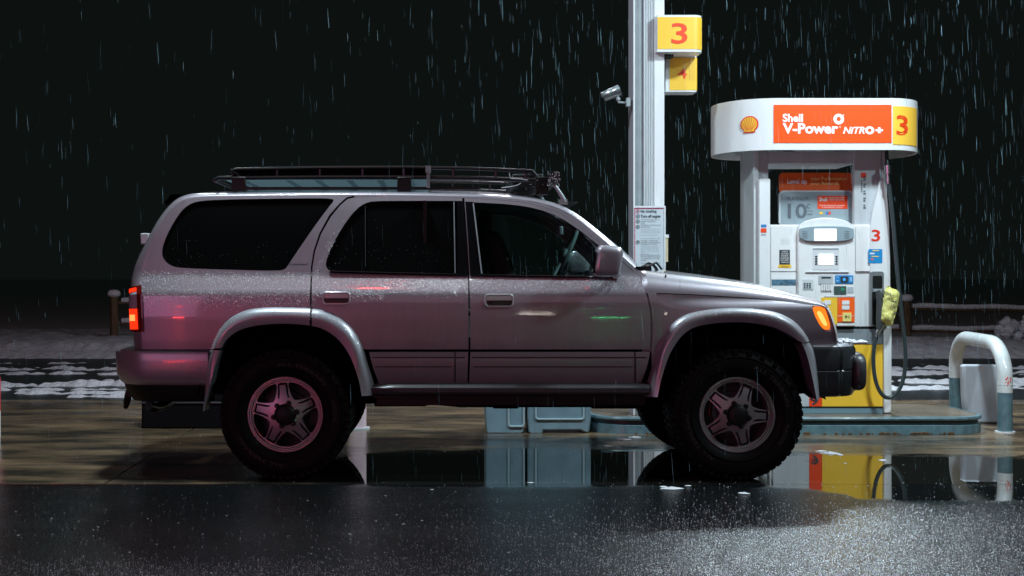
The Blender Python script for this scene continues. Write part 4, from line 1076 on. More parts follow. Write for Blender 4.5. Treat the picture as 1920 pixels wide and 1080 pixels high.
# notice on the column
no = thing('safety_notice', (X_(1218, 10.66), 10.66, Z_(505, 10.66)), 'white framed safety notice headed No smoking, fixed low on the column', 'notice')
nm = MB(); NY = 10.66; plate(nm, 1188, 387, 1248, 512, NY, .03, .004); nm.build('board', mat('notice board', (.58, .63, .68), .35, var=(12, .06)), no)
nf = MB()
for q in ((1188, 386, 1248, 389.5), (1245.5, 389.5, 1248, 512), (1188, 389.5, 1189.2, 512)): plate(nf, *q, NY - .006, .0055)
nf.build('frame', M['white'], no)
nt_ = MB(); f_ = flat(NY - .0035)
for q in ((1189.6, 390.6, 1190.8, 505), (1190.8, 390.6, 1243, 391.3)): plate(nt_, *q, NY - .003, .002, 0, 1)
text_px(nt_, 'No smoking', 1201.5, 392.8, 1231, 400.2, f_, 0, .012); text_px(nt_, 'Turn off engine', 1201.5, 402.2, 1238.5, 409.6, f_, 0, .012)
def ringpx(cx, cy, r, mi):
    vs = []; 
    for k in range(20):
        a = R(18 * k); vs += [f_(cx + r * math.cos(a), cy + r * math.sin(a)), f_(cx + r * .78 * math.cos(a), cy + r * .78 * math.sin(a))]
    nt_.add(vs, [(2 * k, 2 * k + 1, (2 * k + 3) % 40, (2 * k + 2) % 40) for k in range(20)], mi)
for cy, mi in ((396, 1), (405.3, 0), (415, 0), (425.3, 0), (454, 0)):
    ringpx(1196, cy, 3.6, mi); plate(nt_, 1195, cy - 1.2, 1196.6, cy + 1.4, NY - .003, .002, 0, 0)
lines = [('Turn off all portable electric', 411.8, 1236, 0), ('portable devices before', 415.2, 1230, 0), ('fueling', 418.4, 1209, 0), ('Discharge your static electricity', 422, 1238.5, 0), ('before fueling', 425.5, 1219, 0),
         ('Never leave the pump unattended while fuel', 429, 1239, 2), ('is flowing into the tank of a vehicle', 432.4, 1238, 2), ('Do not get back into your vehicle', 435.6, 1238, 2), ('Do not top off the fuel tank when', 440.5, 1234, 2), ('nozzle shuts off', 446, 1237, 2),
         ('Warning: It is unlawful and', 451, 1233, 0), ('dangerous to dispense gasoline', 454.3, 1238, 0), ('into unapproved containers', 457.4, 1232.5, 0), ('Portable containers must be placed on', 461, 1236, 2), ('the ground and nozzle must be in contact', 464.2, 1236, 2), ('with the container when filling', 467.4, 1236, 2), ('A person must remain in attendance outside', 471, 1236, 2), ('of the vehicle in view', 474.5, 1218, 2),
         ('Persons using dispensers with', 478, 1237, 0), ('hold open latches must remain', 481.3, 1238, 0), ('at the refueling point during', 484.5, 1236, 0), ('refueling', 487.8, 1212, 0), ('Keep all sources of ignition away', 493, 1238, 0)]
for t_, cy, xe, mi in lines: text_px(nt_, t_, 1201.5, cy - 1.2, xe, cy + 1.3, f_, mi, .0)
nt_.build('print', [M['dtext'], mat('magenta print', (.6, .03, .12), .5), M['ltext']], no, smooth=0)
tb = thing('squeegee_tube', (X_(1249, 11.1), 11.1, Z_(492, 11.1)), 'slim cream plastic tube with a cap, just right of the safety notice', 'tube')
t1 = MB(); t1.tube([Q(1249.5, 491, 11.1), Q(1249.5, 445, 11.1)], .014, 10); t1.build('tube_body', mat('cream plastic', (.62, .52, .34), .4), tb)
t2 = MB(); t2.tube([Q(1249.5, 446, 11.1), Q(1249.5, 440, 11.1)], .020, 10); t2.build('cap', M['whitep'], tb)

# ================================================================== FUEL PUMP
FY = 10.90
pump = thing('fuel_pump', (3.0, 11.2, .131), 'white and yellow fuel pump with an orange lit header and a number 3', 'fuel pump')
def pbx(mb, px0, py0, px1, py1, Yf, Yb, mi=0): mb.box(X_(px0, Yf), X_(px1, Yf), Yf, Yb, Z_(py1, Yf), Z_(py0, Yf), mi)
ZB = .133
# uprights
up = MB()
up.box(X_(1388, 11.42), X_(1414, FY + .05), FY + .05, 11.42, ZB, Z_(268, FY), 0); up.box(X_(1414, FY + .03), X_(1424, FY), FY + .03, 11.42, ZB, Z_(268, FY), 1)
up.box(X_(1424, FY), X_(1444, FY), FY + .06, 11.4, ZB, Z_(268, FY), 2)
up.build('left_upright', [M['lgrey'], M['fgrey'], M['lgrey']], pump, bevel=.012)
u1 = MB(); plate(u1, 1424, 335, 1444, 700, FY - .02, .12, .012); u1.build('upright_cover', M['white'], pump, bevel=.008)
u2 = MB(); u2.box(X_(1603, FY), X_(1655, FY), FY + .03, FY + .09, Z_(425, FY), Z_(268, FY), 0); u2.box(X_(1655, FY), X_(1668, FY), FY + .05, 11.5, ZB, Z_(268, FY), 0); u2.build('right_upright', M['lgrey'], pump, bevel=.012)
# sloping white fin on the right upright
fin = MB(); fp_ = cr([(1632, 424), (1637, 395), (1644, 365), (1650, 342), (1654, 334), (1658, 340), (1662, 358), (1666, 400), (1669, 480)], 4)
fin.poly([(X_(a, FY - .02), Z_(b, FY - .02)) for a, b in fp_ + [(1670, 612), (1632, 612)]], FY - .02, FY + .10); fin.build('hose_fin', M['white'], pump, bevel=.006)
# header beam
hb = MB(); pbx(hb, 1440, 284, 1606, 307, FY + .05, 11.5); hb.build('header_beam', M['lgrey'], pump, bevel=.008)
# lit ring sign
RC0, RC1 = X_(1458, 10.68), X_(1672, 10.68); RYc, RB, RA = 11.18, .5, .0
RZ0, RZ1 = Z_(281, 10.68), Z_(184, 10.68); aL = RC0 - X_(1330, 11.3); aR = X_(1725, 11.0) - RC1
def ringpath(shrink=0.0, n_=24):
    o = []
    for k in range(n_ + 1): a = R(-90 + 180 * k / n_); o.append((RC1 + (aR - shrink) * math.cos(a), RYc + (RB - shrink) * math.sin(a)))
    for k in range(n_ + 1): a = R(90 + 180 * k / n_); o.append((RC0 + (aL - shrink) * math.cos(a), RYc + (RB - shrink) * math.sin(a)))
    return o
rg = MB(); po, pi_ = ringpath(), ringpath(.025); n = len(po)
for (A_, B_) in ((([(x, y, RZ0) for x, y in po]), ([(x, y, RZ1) for x, y in po])), (([(x, y, RZ0) for x, y in pi_]), ([(x, y, RZ1) for x, y in pi_])), (([(x, y, RZ0) for x, y in po]), ([(x, y, RZ0) for x, y in pi_])), (([(x, y, RZ1) for x, y in po]), ([(x, y, RZ1) for x, y in pi_]))):
    rg.add(A_ + B_, [(i, (i + 1) % n, n + (i + 1) % n, n + i) for i in range(n)])
rg.add([(x, y, RZ1 - .05) for x, y in ringpath(.03)], [tuple(range(n))])
rg.build('canopy_ring', M['white'], pump, smooth=35)
br = MB()
for x in (RC0 - .1, RC0 + .2, RC1 - .2, RC1 + .1): br.box(x - .03, x + .03, 10.76, 11.6, RZ0 + .03, RZ0 + .09)
br.build('ring_brace', M['lgrey'], pump)
def ringP(px, py, off=.004):
    """point of the ring surface that the pixel column px sees, at the height pixel row py has on the flat front."""
    z = CH - (py - HY) * 10.68 / F; Xf = X_(px, RYc - RB)
    if RC0 <= Xf <= RC1: return (Xf, RYc - RB - off, z)
    c, a, sg = (RC1, aR, 1) if Xf > RC1 else (RC0, aL, -1)
    lo, hi = 0.0, R(88)
    for _ in range(40):
        m = (lo + hi) / 2; X = c + sg * a * math.sin(m); Y = RYc - RB * math.cos(m); v = CXP + F * X / Y
        if (v < px) == (sg > 0): lo = m
        else: hi = m
    m = lo; nx, ny = sg * math.sin(m) / a, -math.cos(m) / RB; L_ = math.hypot(nx, ny)
    return (c + sg * a * math.sin(m) + nx / L_ * off, RYc - RB * math.cos(m) + ny / L_ * off, z)
def ringpatch(mb, x0, y0, x1, y1, off, mi=0, n_=14):
    vs = []
    for k in range(n_ + 1): px = x0 + (x1 - x0) * k / n_; vs += [ringP(px, y0, off), ringP(px, y1, off)]
    mb.add(vs, [(2 * i, 2 * i + 1, 2 * i + 3, 2 * i + 2) for i in range(n_)], mi)
ORL = mat('backlit orange panel', (.88, .085, .004), .35, emit=(1, .10, .004), es=.05)
YEL = mat('backlit yellow panel', (.93, .55, .06), .35, emit=(1, .55, .06), es=.05)
op = MB(); ringpatch(op, 1450.5, 196.5, 1671.5, 268, .004); op.build('orange_panel', ORL, pump, smooth=0)
yp = MB(); ringpatch(yp, 1674, 199, 1723, 271, .004, 0, 20); yp.build('yellow_panel', YEL, pump, smooth=60)
tx = MB(); rf = lambda a, b: ringP(a, b, .008)
text_px(tx, 'Shell', 1467, 213.5, 1505, 229, rf, 0, .03); text_px(tx, 'V-Power', 1467, 231, 1571, 251, rf, 0, .035); text_px(tx, 'NiTR', 1580, 238, 1621, 251, rf, 0, .03, .25); text_px(tx, '+', 1641, 239, 1655, 250, rf, 0, .06)
def annulus(cx, cy, r, r2, fn, mb, mi=0, sx_=1):
    vs = []
    for k in range(24):
        a = R(15 * k); vs += [fn(cx + r * math.cos(a) * sx_, cy + r * math.sin(a)), fn(cx + r2 * math.cos(a) * sx_, cy + r2 * math.sin(a))]
    mb.add(vs, [(2 * k, 2 * k + 1, (2 * k + 3) % 48, (2 * k + 2) % 48) for k in range(24)], mi)
annulus(1572, 223.5, 10, 4, rf, tx); annulus(1630, 244.5, 7.5, 3.2, rf, tx, 0, 1.15); annulus(1581, 216, 1.3, .5, rf, tx); annulus(1574.5, 238, 1.3, .5, rf, tx)
tx.build('header_lettering', mat('white lettering', (.85, .85, .85), .4, emit=(1, 1, 1), es=.12), pump, smooth=0)
t3 = MB(); text_px(t3, '3', 1680, 216, 1701, 253, rf, 0, .012); t3.build('number', M['redor'], pump, smooth=0)
# scallop emblem
em = MB(); cx, cy = 1405.5, 231.5
def scal(k):
    pts = []
    for a in range(-28, 209, 6):
        rr = 16.6 * k * (1 + .025 * abs(math.sin(R(a * 3.9)))); pts.append((cx + rr * math.cos(R(a)), cy - rr * math.sin(R(a)) * .93))
    pts += [(cx - 10.5 * k, cy + 11 * k), (cx - 11.0 * k, cy + 15.5 * k), (cx, cy + 16.2 * k), (cx + 11.0 * k, cy + 15.5 * k), (cx + 10.5 * k, cy + 11 * k)]
    return pts
for k, off, mi in ((1.0, .005, 0), (.85, .008, 1)):
    vs, fs, _ = fill2d(scal(k), (), 3.0); em.add([ringP(a, b, off) for a, b in vs], fs, mi)
for a in (-4, 20, 44, 68, 90, 112, 136, 160, 184):
    e = (cx + 13.2 * math.cos(R(a)), cy - 12.6 * math.sin(R(a))); s_ = (cx + 3.5 * math.cos(R(a)), cy + 11.5); d_ = Vector((e[0] - s_[0], e[1] - s_[1])).normalized(); nx, ny = -d_.y * .45, d_.x * .45
    q = [(s_[0] + nx * .6, s_[1] + ny * .6), (e[0] + nx, e[1] + ny), (e[0] - nx, e[1] - ny), (s_[0] - nx * .6, s_[1] - ny * .6)]
    em.add([ringP(a_, b_, .010) for a_, b_ in q], [(0, 1, 2, 3)], 0)
em.build('emblem', [M['red'], M['yellow']], pump, smooth=0)
# promotional boards in the opening
SY = 11.05
p1 = MB(); plate(p1, 1461.5, 324, 1598, 362, SY + .05, .025, .03); o1 = p1.build('orange_board', mat('promo orange', (.80, .12, .015), .4), pump, smooth=30)
p2 = MB(); plate(p2, 1461, 357, 1601, 424, SY, .03, .04); o2 = p2.build('silver_board', [mat('promo board rim', (.62, .66, .68), .35)], pump, smooth=30)
p3 = MB(); plate(p3, 1464, 360, 1598, 424, SY - .004, .003, .03); p3.build('board_face', mat('promo silver', (.34, .42, .46), .35, var=(3, .3)), o2, smooth=0)
l1 = MB(); f1 = flat(SY + .046); text_px(l1, 'Level up', 1476, 335.5, 1513, 347, f1, 0, .03); text_px(l1, 'your Performance', 1520, 331.5, 1587, 340, f1, 1, .02); text_px(l1, 'your Rewards', 1520, 340.5, 1572, 348.5, f1, 1, .02); l1.build('board_lettering', [mat('white print', (.85, .85, .85), .4), M['ytext']], o1, smooth=0)
l2 = MB(); f2 = flat(SY - .0065); text_px(l2, 'PLATINUM', 1476, 369, 1515, 376, f2, 0, .0); text_px(l2, '10', 1477, 382, 1513, 409.5, f2, 0, .02); text_px(l2, 'c', 1512, 383, 1519, 391, f2, 0, .01); text_px(l2, 'per gal', 1514, 394, 1523, 397.5, f2, 0); text_px(l2, 'savings', 1514, 400, 1523, 404, f2, 0); 
plate(l2, 1533, 367, 1589, 391.5, SY - .0065, .002, 0, 1)
f3 = flat(SY - .0085)
text_px(l2, 'Shell', 1536, 370, 1551, 377.5, f3, 2, .02); text_px(l2, 'Receive up to 100%', 1555, 369.5, 1583, 372.5, f3, 2); text_px(l2, 'instant fuel savings', 1555, 373.5, 1583, 376, f3, 2); text_px(l2, 'The Fuel Rewards program', 1536, 384, 1584, 386.5, f3, 2); text_px(l2, 'at participating stations', 1541, 387.3, 1580, 389.5, f3, 2)
plate(l2, 1536.5, 397.5, 1542.5, 401.5, SY - .0065, .002, .004, 3); plate(l2, 1549, 397, 1553, 402, SY - .0065, .002, 0, 4); plate(l2, 1553.3, 397, 1557.5, 402, SY - .0065, .002, 0, 1); text_px(l2, 'terms and conditions apply', 1562, 397.5, 1588, 400, f2, 5)
l2.build('board_lettering', [M['gtext'], M['redor'], mat('pale print', (.8, .75, .7), .4), M['yellow'], M['blue'], M['ltext']], o2, smooth=0)
# cabinet
cab = MB(); cab.box(X_(1442, FY), X_(1668, FY), FY + .01, 11.46, Z_(646, FY), Z_(421, FY)); cab.box(X_(1444, FY), X_(1655, FY), FY + .02, 11.45, Z_(764, FY), Z_(646, FY))
cab.build('cabinet', M['white'], pump, bevel=.01)
c_l = MB(); plate(c_l, 1445, 424, 1494.5, 508.5, FY - .008, .017, .006); plate(c_l, 1445, 510.5, 1494.5, 612, FY - .008, .017, .006); c_l.build('left_panel', M['whitep'], pump, bevel=.004)
c_r = MB(); plate(c_r, 1605, 424, 1652, 508.5, FY - .006, .015, .006); c_r.build('right_panel', M['whitep'], pump, bevel=.004)
arch_ = [(1497, 700), (1497, 430)] + cr([(1500, 422), (1515, 413), (1535, 408.8), (1550, 408), (1566, 409), (1585, 413.5), (1601, 422)], 4) + [(1604, 430), (1604, 700)]
ctr = MB(); ctr.poly([(X_(a, FY - .05), Z_(min(b, 612), FY - .05)) for a, b in arch_], FY - .05, FY + .02); ctr.build('centre_module', M['whitep'], pump, bevel=.008)
vz = MB(); vp = cr([(1500, 429), (1512, 425.5), (1535, 424), (1566, 424), (1588, 425.5), (1601, 429)], 3) + cr([(1601.5, 446), (1592, 450), (1574, 452.5), (1550, 453), (1522, 452.5), (1508, 450.5), (1500.5, 446)], 3)
vz.poly([(X_(a, FY - .075), Z_(b, FY - .075)) for a, b in vp], FY - .075, FY - .045); vzo = vz.build('display_visor', mat('blue grey visor', (.28, .36, .40), .3), pump, bevel=.004)
vs_ = MB(); plate(vs_, 1527, 429, 1568.5, 451.5, FY - .079, .006, .006); vs_.build('screen', M['screen'], vzo)
vl = MB()
for k in range(5):
    for x0 in (1504, 1583): plate(vl, x0, 434 + k * 3, x0 + 10, 434.8 + k * 3, FY - .0765, .003)
vl.build('speaker_slots', M['gtext'], vzo)
# main screen
ms = MB(); plate(ms, 1524, 465, 1573, 506, FY - .053, .004, .004, 0); plate(ms, 1524.5, 465.5, 1572.5, 468, FY - .055, .003, 0, 1); mso = ms.build('screen_bezel', [mat('bezel white', (.66, .68, .70), .4), M['mgrey']], pump)
m2 = MB(); plate(m2, 1535.5, 476.5, 1562.5, 496.5, FY - .057, .004, .004); m2.build('screen', M['screen'], mso)
for side_x in (1528.5, 1566.8):
    for k in range(4):
        m3 = MB(); plate(m3, side_x, 479.6 + k * 4.6, side_x + 4, 482 + k * 4.6, FY - .058, .004, .001); m3.build('button', M['dtext'], mso)
lg = MB(); plate(lg, 1511, 509.5, 1592, 510.6, FY - .062, .012); lg.build('ledge', M['lgrey'], pump)
# card slot, readers, keypad
kpd = MB(); plate(kpd, 1505.5, 524, 1525, 543, FY - .055, .004, .003, 0)
for r0 in range(3):
    for c0 in range(3): plate(kpd, 1507.2 + c0 * 5, 530.4 + r0 * 3.8, 1510.6 + c0 * 5, 533 + r0 * 3.8, FY - .058, .004, .001, 1)
kpd.build('keypad', [mat('keypad plate', (.6, .63, .65), .4), M['gtext']], pump)
cr_ = MB(); plate(cr_, 1535.5, 516, 1562, 532, FY - .058, .008, .004, 0); plate(cr_, 1540, 519, 1558, 522, FY - .060, .003, 0, 2)
for k in range(5): plate(cr_, 1540 + k * 4.2, 533, 1543 + k * 4.2, 545, FY - .062, .010, .001, 1)
cr_.build('card_slot', [M['lgrey'], M['whitep'], M['dtext']], pump)
b1 = MB(); plate(b1, 1566, 516, 1600, 531.5, FY - .056, .006, .003, 0); plate(b1, 1576, 518.5, 1590.5, 529.5, FY - .059, .004, .002, 1); plate(b1, 1568, 519, 1573, 521, FY - .058, .003, 0, 3); plate(b1, 1568, 525, 1573, 528, FY - .058, .003, 0, 3); plate(b1, 1593, 519, 1598, 528, FY - .058, .003, 0, 3)
annulus(1583, 524, 2.6, .2, flat(FY - .061), b1, 2); b1.build('tap_reader', [M['blue'], M['dtext'], M['bscreen'], mat('pale blue print', (.25, .5, .7), .4)], pump)
g1 = MB(); plate(g1, 1564, 536.5, 1587, 552, FY - .056, .006, .003, 0); plate(g1, 1577, 540, 1583.5, 545, FY - .058, .004, 0, 1); plate(g1, 1589, 538, 1600, 549, FY - .054, .004, 0, 2); g1.build('card_reader', [mat('reader dark', (.06, .09, .085), .3), M['gscreen'], M['ltext']], pump)
ed = MB(); plate(ed, 1545, 555.5, 1603, 557, FY - .054, .005); ed.build('seam', M['ltext'], pump)
# grade panels
gp = MB(); plate(gp, 1540, 558, 1570, 608, FY - .056, .006, 0, 0); plate(gp, 1546, 563, 1558, 571, FY - .060, .006, .004, 1); gp.build('grade_panel', [M['yellow'], M['whitep']], pump)
gq = MB(); plate(gq, 1570.6, 558, 1602.5, 604, FY - .056, .006, 0, 0); plate(gq, 1571, 592, 1602, 592.8, FY - .058, .003, 0, 1)
gqo = gq.build('grade_panel', [M['orange'], M['whitep']], pump)
for y0 in (563.5, 572.8):
    q = MB(); plate(q, 1578.8, y0, 1592.8, y0 + 7.6, FY - .061, .006, .005); q.build('button', M['whitep'], gqo)
q = MB(); plate(q, 1580, 586, 1596.5, 602.5, FY - .062, .008, .006, 0); text_px(q, '91', 1584, 591.5, 1592.5, 597, flat(FY - .064), 1, .02); q.build('grade_button', [mat('cream yellow button', (.85, .70, .22), .4), M['dtext']], gqo)
# stickers
s1 = MB(); plate(s1, 1461.5, 468.5, 1481, 496, FY - .011, .003, 0, 0); plate(s1, 1459.5, 496.4, 1483.5, 502, FY - .011, .003, .004, 1); fs1 = flat(FY - .013)
for t_, a, y in (('NO', 1466, 470.5), ('USE CARD', 1464, 474.5), ('INSIDE', 1465, 478.5), ('PLEASE', 1464, 482.5), ('PAY FIRST', 1464, 486.5), ('THANK YOU', 1464, 490.5)): text_px(s1, t_, a, y, 2943 - a, y + 2.6, fs1, 2, .01)
text_px(s1, 'Gasoline', 1464.5, 498, 1479, 500.6, fs1, 3, .0); s1.build('sticker', [M['dtext'], M['yellow'], M['whitep'], M['dtext']], pump)
s2 = MB(); plate(s2, 1628.5, 467, 1654.5, 493.5, FY - .022, .002, .006, 0)
for q_ in ((1636, 469, 1648, 470.8, 1), (1634, 480, 1648, 481.6, 1), (1631, 474, 1640, 476.5, 2), (1633, 484, 1638, 488, 3)): plate(s2, q_[0], q_[1], q_[2], q_[3], FY - .024, .002, 0, q_[4])
s2.build('sticker', [mat('sky blue print', (.015, .25, .55), .4), M['ytext'], M['whitep'], mat('pink print', (.6, .15, .2), .4)], pump)
s3 = MB(); text_px(s3, '3', 1634, 430.5, 1650.5, 452.5, flat(FY - .0225), 0, .015); s3.build('number', M['red'], pump, smooth=0)
s4 = MB(); plate(s4, 1447, 524, 1492, 535, FY - .0105, .002, 0, 0); plate(s4, 1446, 520, 1492.5, 524, FY - .0105, .002, 0, 1); s4.build('sticker', [mat('blue photo print', (.10, .22, .32), .5, var=(40, .6)), M['whitep']], pump)
s5 = MB(); plate(s5, 1426.5, 428, 1437, 436, FY - .0225, .002, 0, 0); plate(s5, 1427, 421, 1437, 426, FY - .0225, .002, 0, 1); plate(s5, 1427, 438, 1436, 441, FY - .0225, .002, 0, 2); s5.build('sticker', [M['redor'], M['blue'], M['ltext']], pump)
s6 = MB(); 
for k in range(14): 
    if k % 3 != 2: plate(s6, 1619, 331 + k * 4.4, 1622.5 + (k % 2), 334 + k * 4.4, FY + .0275, .002, 0, 0)
for k in range(6): plate(s6, 1614.5, 338 + k * 4, 1617, 340.5 + k * 4, FY + .0275, .002, 0, 0)
plate(s6, 1614, 324, 1624, 333, FY + .0275, .002, 0, 1); s6.build('sticker', [M['gtext'], M['red']], pump)
s7 = MB()
for k in range(4): text_px(s7, ('Inspected by the state', 'division of oil and', 'public safety', 'call with questions')[k], 1464, 447 + k * 3, 1481, 448.6 + k * 3, fs1, 0, 0)
s7.build('sticker', M['ltext'], pump)
# lower panels
lw = MB()
pbx(lw, 1444, 617, 1655, 645, FY - .012, FY + .03, 1); pbx(lw, 1444, 612, 1655, 617, FY - .002, FY + .03, 2)
pbx(lw, 1541.5, 645.5, 1655, 763, FY - .008, FY + .03, 0); pbx(lw, 1517.5, 645.5, 1541, 763, FY - .008, FY + .03, 3); pbx(lw, 1450, 645.5, 1517, 763, FY - .008, FY + .03, 4)
pbx(lw, 1450, 763.2, 1655, 775, FY - .016, FY + .05, 5); pbx(lw, 1450, 762.2, 1655, 764.2, FY - .02, FY + .0, 2)
lw.build('lower_panel', [M['yellow'], mat('slate band', (.22, .25, .28), .5), M['black'], M['redor'], M['lgrey'], mat('blue grey base', (.16, .26, .31), .45)], pump)
n9 = MB(); text_px(n9, '9', 1519, 742, 1535, 759, flat(FY - .0115), 0, .01); n9.build('number', M['dtext'], pump, smooth=0)
rc = MB(); rc.box(X_(1655.5, FY), X_(1670, FY), FY - .03, 11.5, ZB, Z_(612, FY)); rc.build('right_post', M['white'], pump, bevel=.01)
# nozzle boot
nb_ = MB(); plate(nb_, 1633, 509, 1657.5, 612, FY - .045, .04, .02, 0); nb_.build('nozzle_boot', mat('boot grey', (.16, .17, .18), .35), pump, bevel=.006)
nc_ = MB(); plate(nc_, 1636.5, 517, 1654.5, 541, FY - .048, .004, .012, 0); plate(nc_, 1635.5, 548, 1651, 608, FY - .050, .006, .005, 0); plate(nc_, 1638, 541.5, 1654, 547, FY - .06, .012, .003, 1); nc_.build('boot_opening', [M['black'], M['mgrey']], pump)
nz_ = MB(); NY2 = FY - .12
def H(px, py, Y=NY2): return (X_(px, Y), Y, Z_(py, Y))
nz_.tube([H(1646, 545), H(1650, 560), H(1649, 600), H(1648, 618)], [.018, .026, .026, .020], 12); nz_.tube([H(1648, 560, FY - .05), H(1662, 555)], .03, 10)
nz_.build('nozzle', M['dgrey'], pump)
cn = MB(); cn.tube([H(1655, 608), H(1648, 618), H(1645, 624)], [.017, .020, .016], 12); cn.tube([H(1645, 622), H(1643.5, 636)], [.014, .016], 12); cn.build('hose_coupling', M['chrome'], pump); cn = MB(); cn.tube([(X_(1664, 10.8), 10.8, Z_(310, 10.8)), (X_(1664.5, 10.8), 10.8, Z_(326, 10.8))], .034, 14); cn.tube([(X_(1664.5, 10.8), 10.8, Z_(325, 10.8)), (X_(1665.5, 10.8), 10.8, Z_(345, 10.8))], .022, 12); cn.build('hose_coupling', M['chrome'], pump)
hz = MB(); hp = [(1662, 281, 10.86), (1663, 300, 10.82), (1665, 330, 10.8), (1670, 372, 10.8), (1675, 420, 10.8), (1680, 480, 10.8), (1686, 545, 10.79), (1692, 600, 10.78), (1697, 650, 10.78), (1697, 690, 10.78), (1690, 722, 10.78), (1676, 742, 10.78), (1661, 745, 10.78), (1648, 731, 10.78), (1640, 705, 10.78), (1637.5, 675, 10.78), (1639, 650, 10.78), (1643, 632, 10.78)]
hz.tube(cr([(X_(a, c), c, Z_(b, c)) for a, b, c in hp], 6), .0155, 12); hz.build('hose', M['hose'], pump)
bg_ = thing('plastic_bag', H(1665, 610), 'crumpled yellow out-of-order bag pulled over the pump nozzle', 'bag')
bgm = MB(); quad = cr([(1663, 537), (1672, 540), (1686, 548), (1684, 570), (1676, 600), (1671, 611), (1655, 607), (1646, 600), (1647, 585), (1653, 560)], 3, True)
vs, fs, loops = fill2d([(X_(a, NY2), Z_(b, NY2)) for a, b in quad], (), .012)
cxb = X_(1666, NY2); czb = Z_(574, NY2)
for sg in (-1, 1):
    o_ = []
    for x, z in vs:
        dmin = min(math.hypot(x - a, z - b) for a, b in loops[0]); o_.append((x, NY2 + sg * (min(.05, dmin * 1.3)) - .0 + .010 * noise.noise((x * 25, z * 25, sg)), z))
    bgm.add(o_, fs)
bgo = bgm.build('bag_film', M['bag'], bg_, smooth=70)
bt = MB()
def bagfn(px, py): 
    # slanted lettering on the bag
    a = R(-20); dx, dy = px - 1666, py - 562; x = 1666 + dx * math.cos(a) - dy * math.sin(a) * -1 * 0 + dy * .30; y = 562 + dy + dx * .42
    return (X_(x, NY2 - .052), NY2 - .067, Z_(y, NY2 - .052))
text_px(bt, 'SORRY', 1656.5, 547.5, 1679.5, 554, lambda a, b: bagfn(a, b), 0, .02); text_px(bt, 'PUMP', 1663, 559, 1681, 565, lambda a, b: bagfn(a, b), 0, .02); text_px(bt, 'IS', 1667, 570, 1674, 575, lambda a, b: bagfn(a, b), 0, .02); text_px(bt, 'OUT', 1668, 582, 1678, 586, lambda a, b: bagfn(a, b), 0, .0)
bt.build('bag_print', M['dtext'], bg_, smooth=0)

# ================================================================== BOLLARDS
hp_ = thing('hoop_bollard', (4.5, 11.5, 0), 'white steel hoop guard with teal lower legs at the right end of the island', 'bollard')
A_ = Vector((X_(1884.5, 10.72), 10.72, 0)); B_ = Vector((X_(1792, 12.3), 12.3, 0)); top = .70
def hoop_pt(t):     # 0..1 from leg A up and over to leg B
    pass
def uv(u, z): return A_ + (B_ - A_) * u + Vector((0, 0, z))
rz = .30
pathp = [uv(0, .31)] + [uv(.0 + .26 * (1 - math.cos(R(a))), .42 + .26 * math.sin(R(a))) for a in range(0, 91, 10)] + [uv(1 - .26 * (1 - math.sin(R(a))), .42 + .26 * math.cos(R(a))) for a in range(0, 91, 10)] + [uv(1, .31)]
h1 = MB(); h1.tube(pathp, .057, 20); h1.build('hoop', mat('chipped white paint', (.66, .70, .70), .35, coat=.4, var=(11, .14)), hp_, smooth=60)
for q in (0, 1):
    h2 = MB(); h2.tube([uv(q, 0), uv(q, .315)], .0565, 20); h2.tube([uv(q, 0), uv(q, .012)], .075, 20, 1); h2.tube([uv(q, .37), uv(q, .376)], .0585, 20, 1); h2.build('leg', [M['teal'], M['white']], hp_)
rdm = MB(); r7 = random.Random(2)
for i in range(18):
    a = r7.uniform(-1.9, -1.2); z = r7.uniform(.36, .43); p = uv(0, z); rdm.blob((p.x + .0565 * math.cos(a), p.y + .0565 * math.sin(a), z), .005, .003, r7.uniform(.002, .008), n=4)
rdm.build('paint_chips', M['red'], hp_)
sl = thing('concrete_block', (4.5, 11.7, 0), 'pale scuffed concrete block standing behind the hoop guard', 'block')
sb = MB(); Yb = 11.40; pts = [(1806, 684), (1873, 684), (1879, 692), (1880, 800), (1812, 796), (1807, 740)]
sb.poly([(X_(a, Yb), max(0, Z_(b, Yb))) for a, b in pts], Yb, Yb + .09); sb.build('block_body', M['conc'], sl, bevel=.02)
# white bollard behind the rear wheel
wb = thing('white_bollard', (X_(672, 11.0), 11.0, 0), 'short white post seen in the gap behind the rear wheel', 'bollard')
w1 = MB(); w1.tube([(X_(670, 11.0), 11.0, 0), (X_(670, 11.0), 11.0, .84), (X_(670, 11.0), 11.0, .88), (X_(670, 11.0), 11.0, .90)], [.072, .072, .058, .03], 20); w1.build('post_body', mat('scuffed white paint lit pink', (.70, .52, .57), .4, var=(12, .2)), wb)  # white post; the pink light on it is put into its colour
w2 = MB(); w2.tube([(X_(670, 11.0), 11.0, 0), (X_(670, 11.0), 11.0, .012)], .10, 20); w2.build('base_ring', M['lgrey'], wb)
rd_ = thing('red_white_post', (X_(-8, 10.4), 10.4, 0), 'red and white post cut off by the left edge of the photo', 'bollard')
w1 = MB(); xq = X_(-13, 10.4); w1.tube([(xq, 10.4, .2), (xq, 10.4, .45)], .055, 16, 0); w1.tube([(xq, 10.4, 0), (xq, 10.4, .2)], .055, 16, 1); w1.build('post_body', [mat('red reflective paint', (.7, .05, .06), .3), M['white']], rd_)

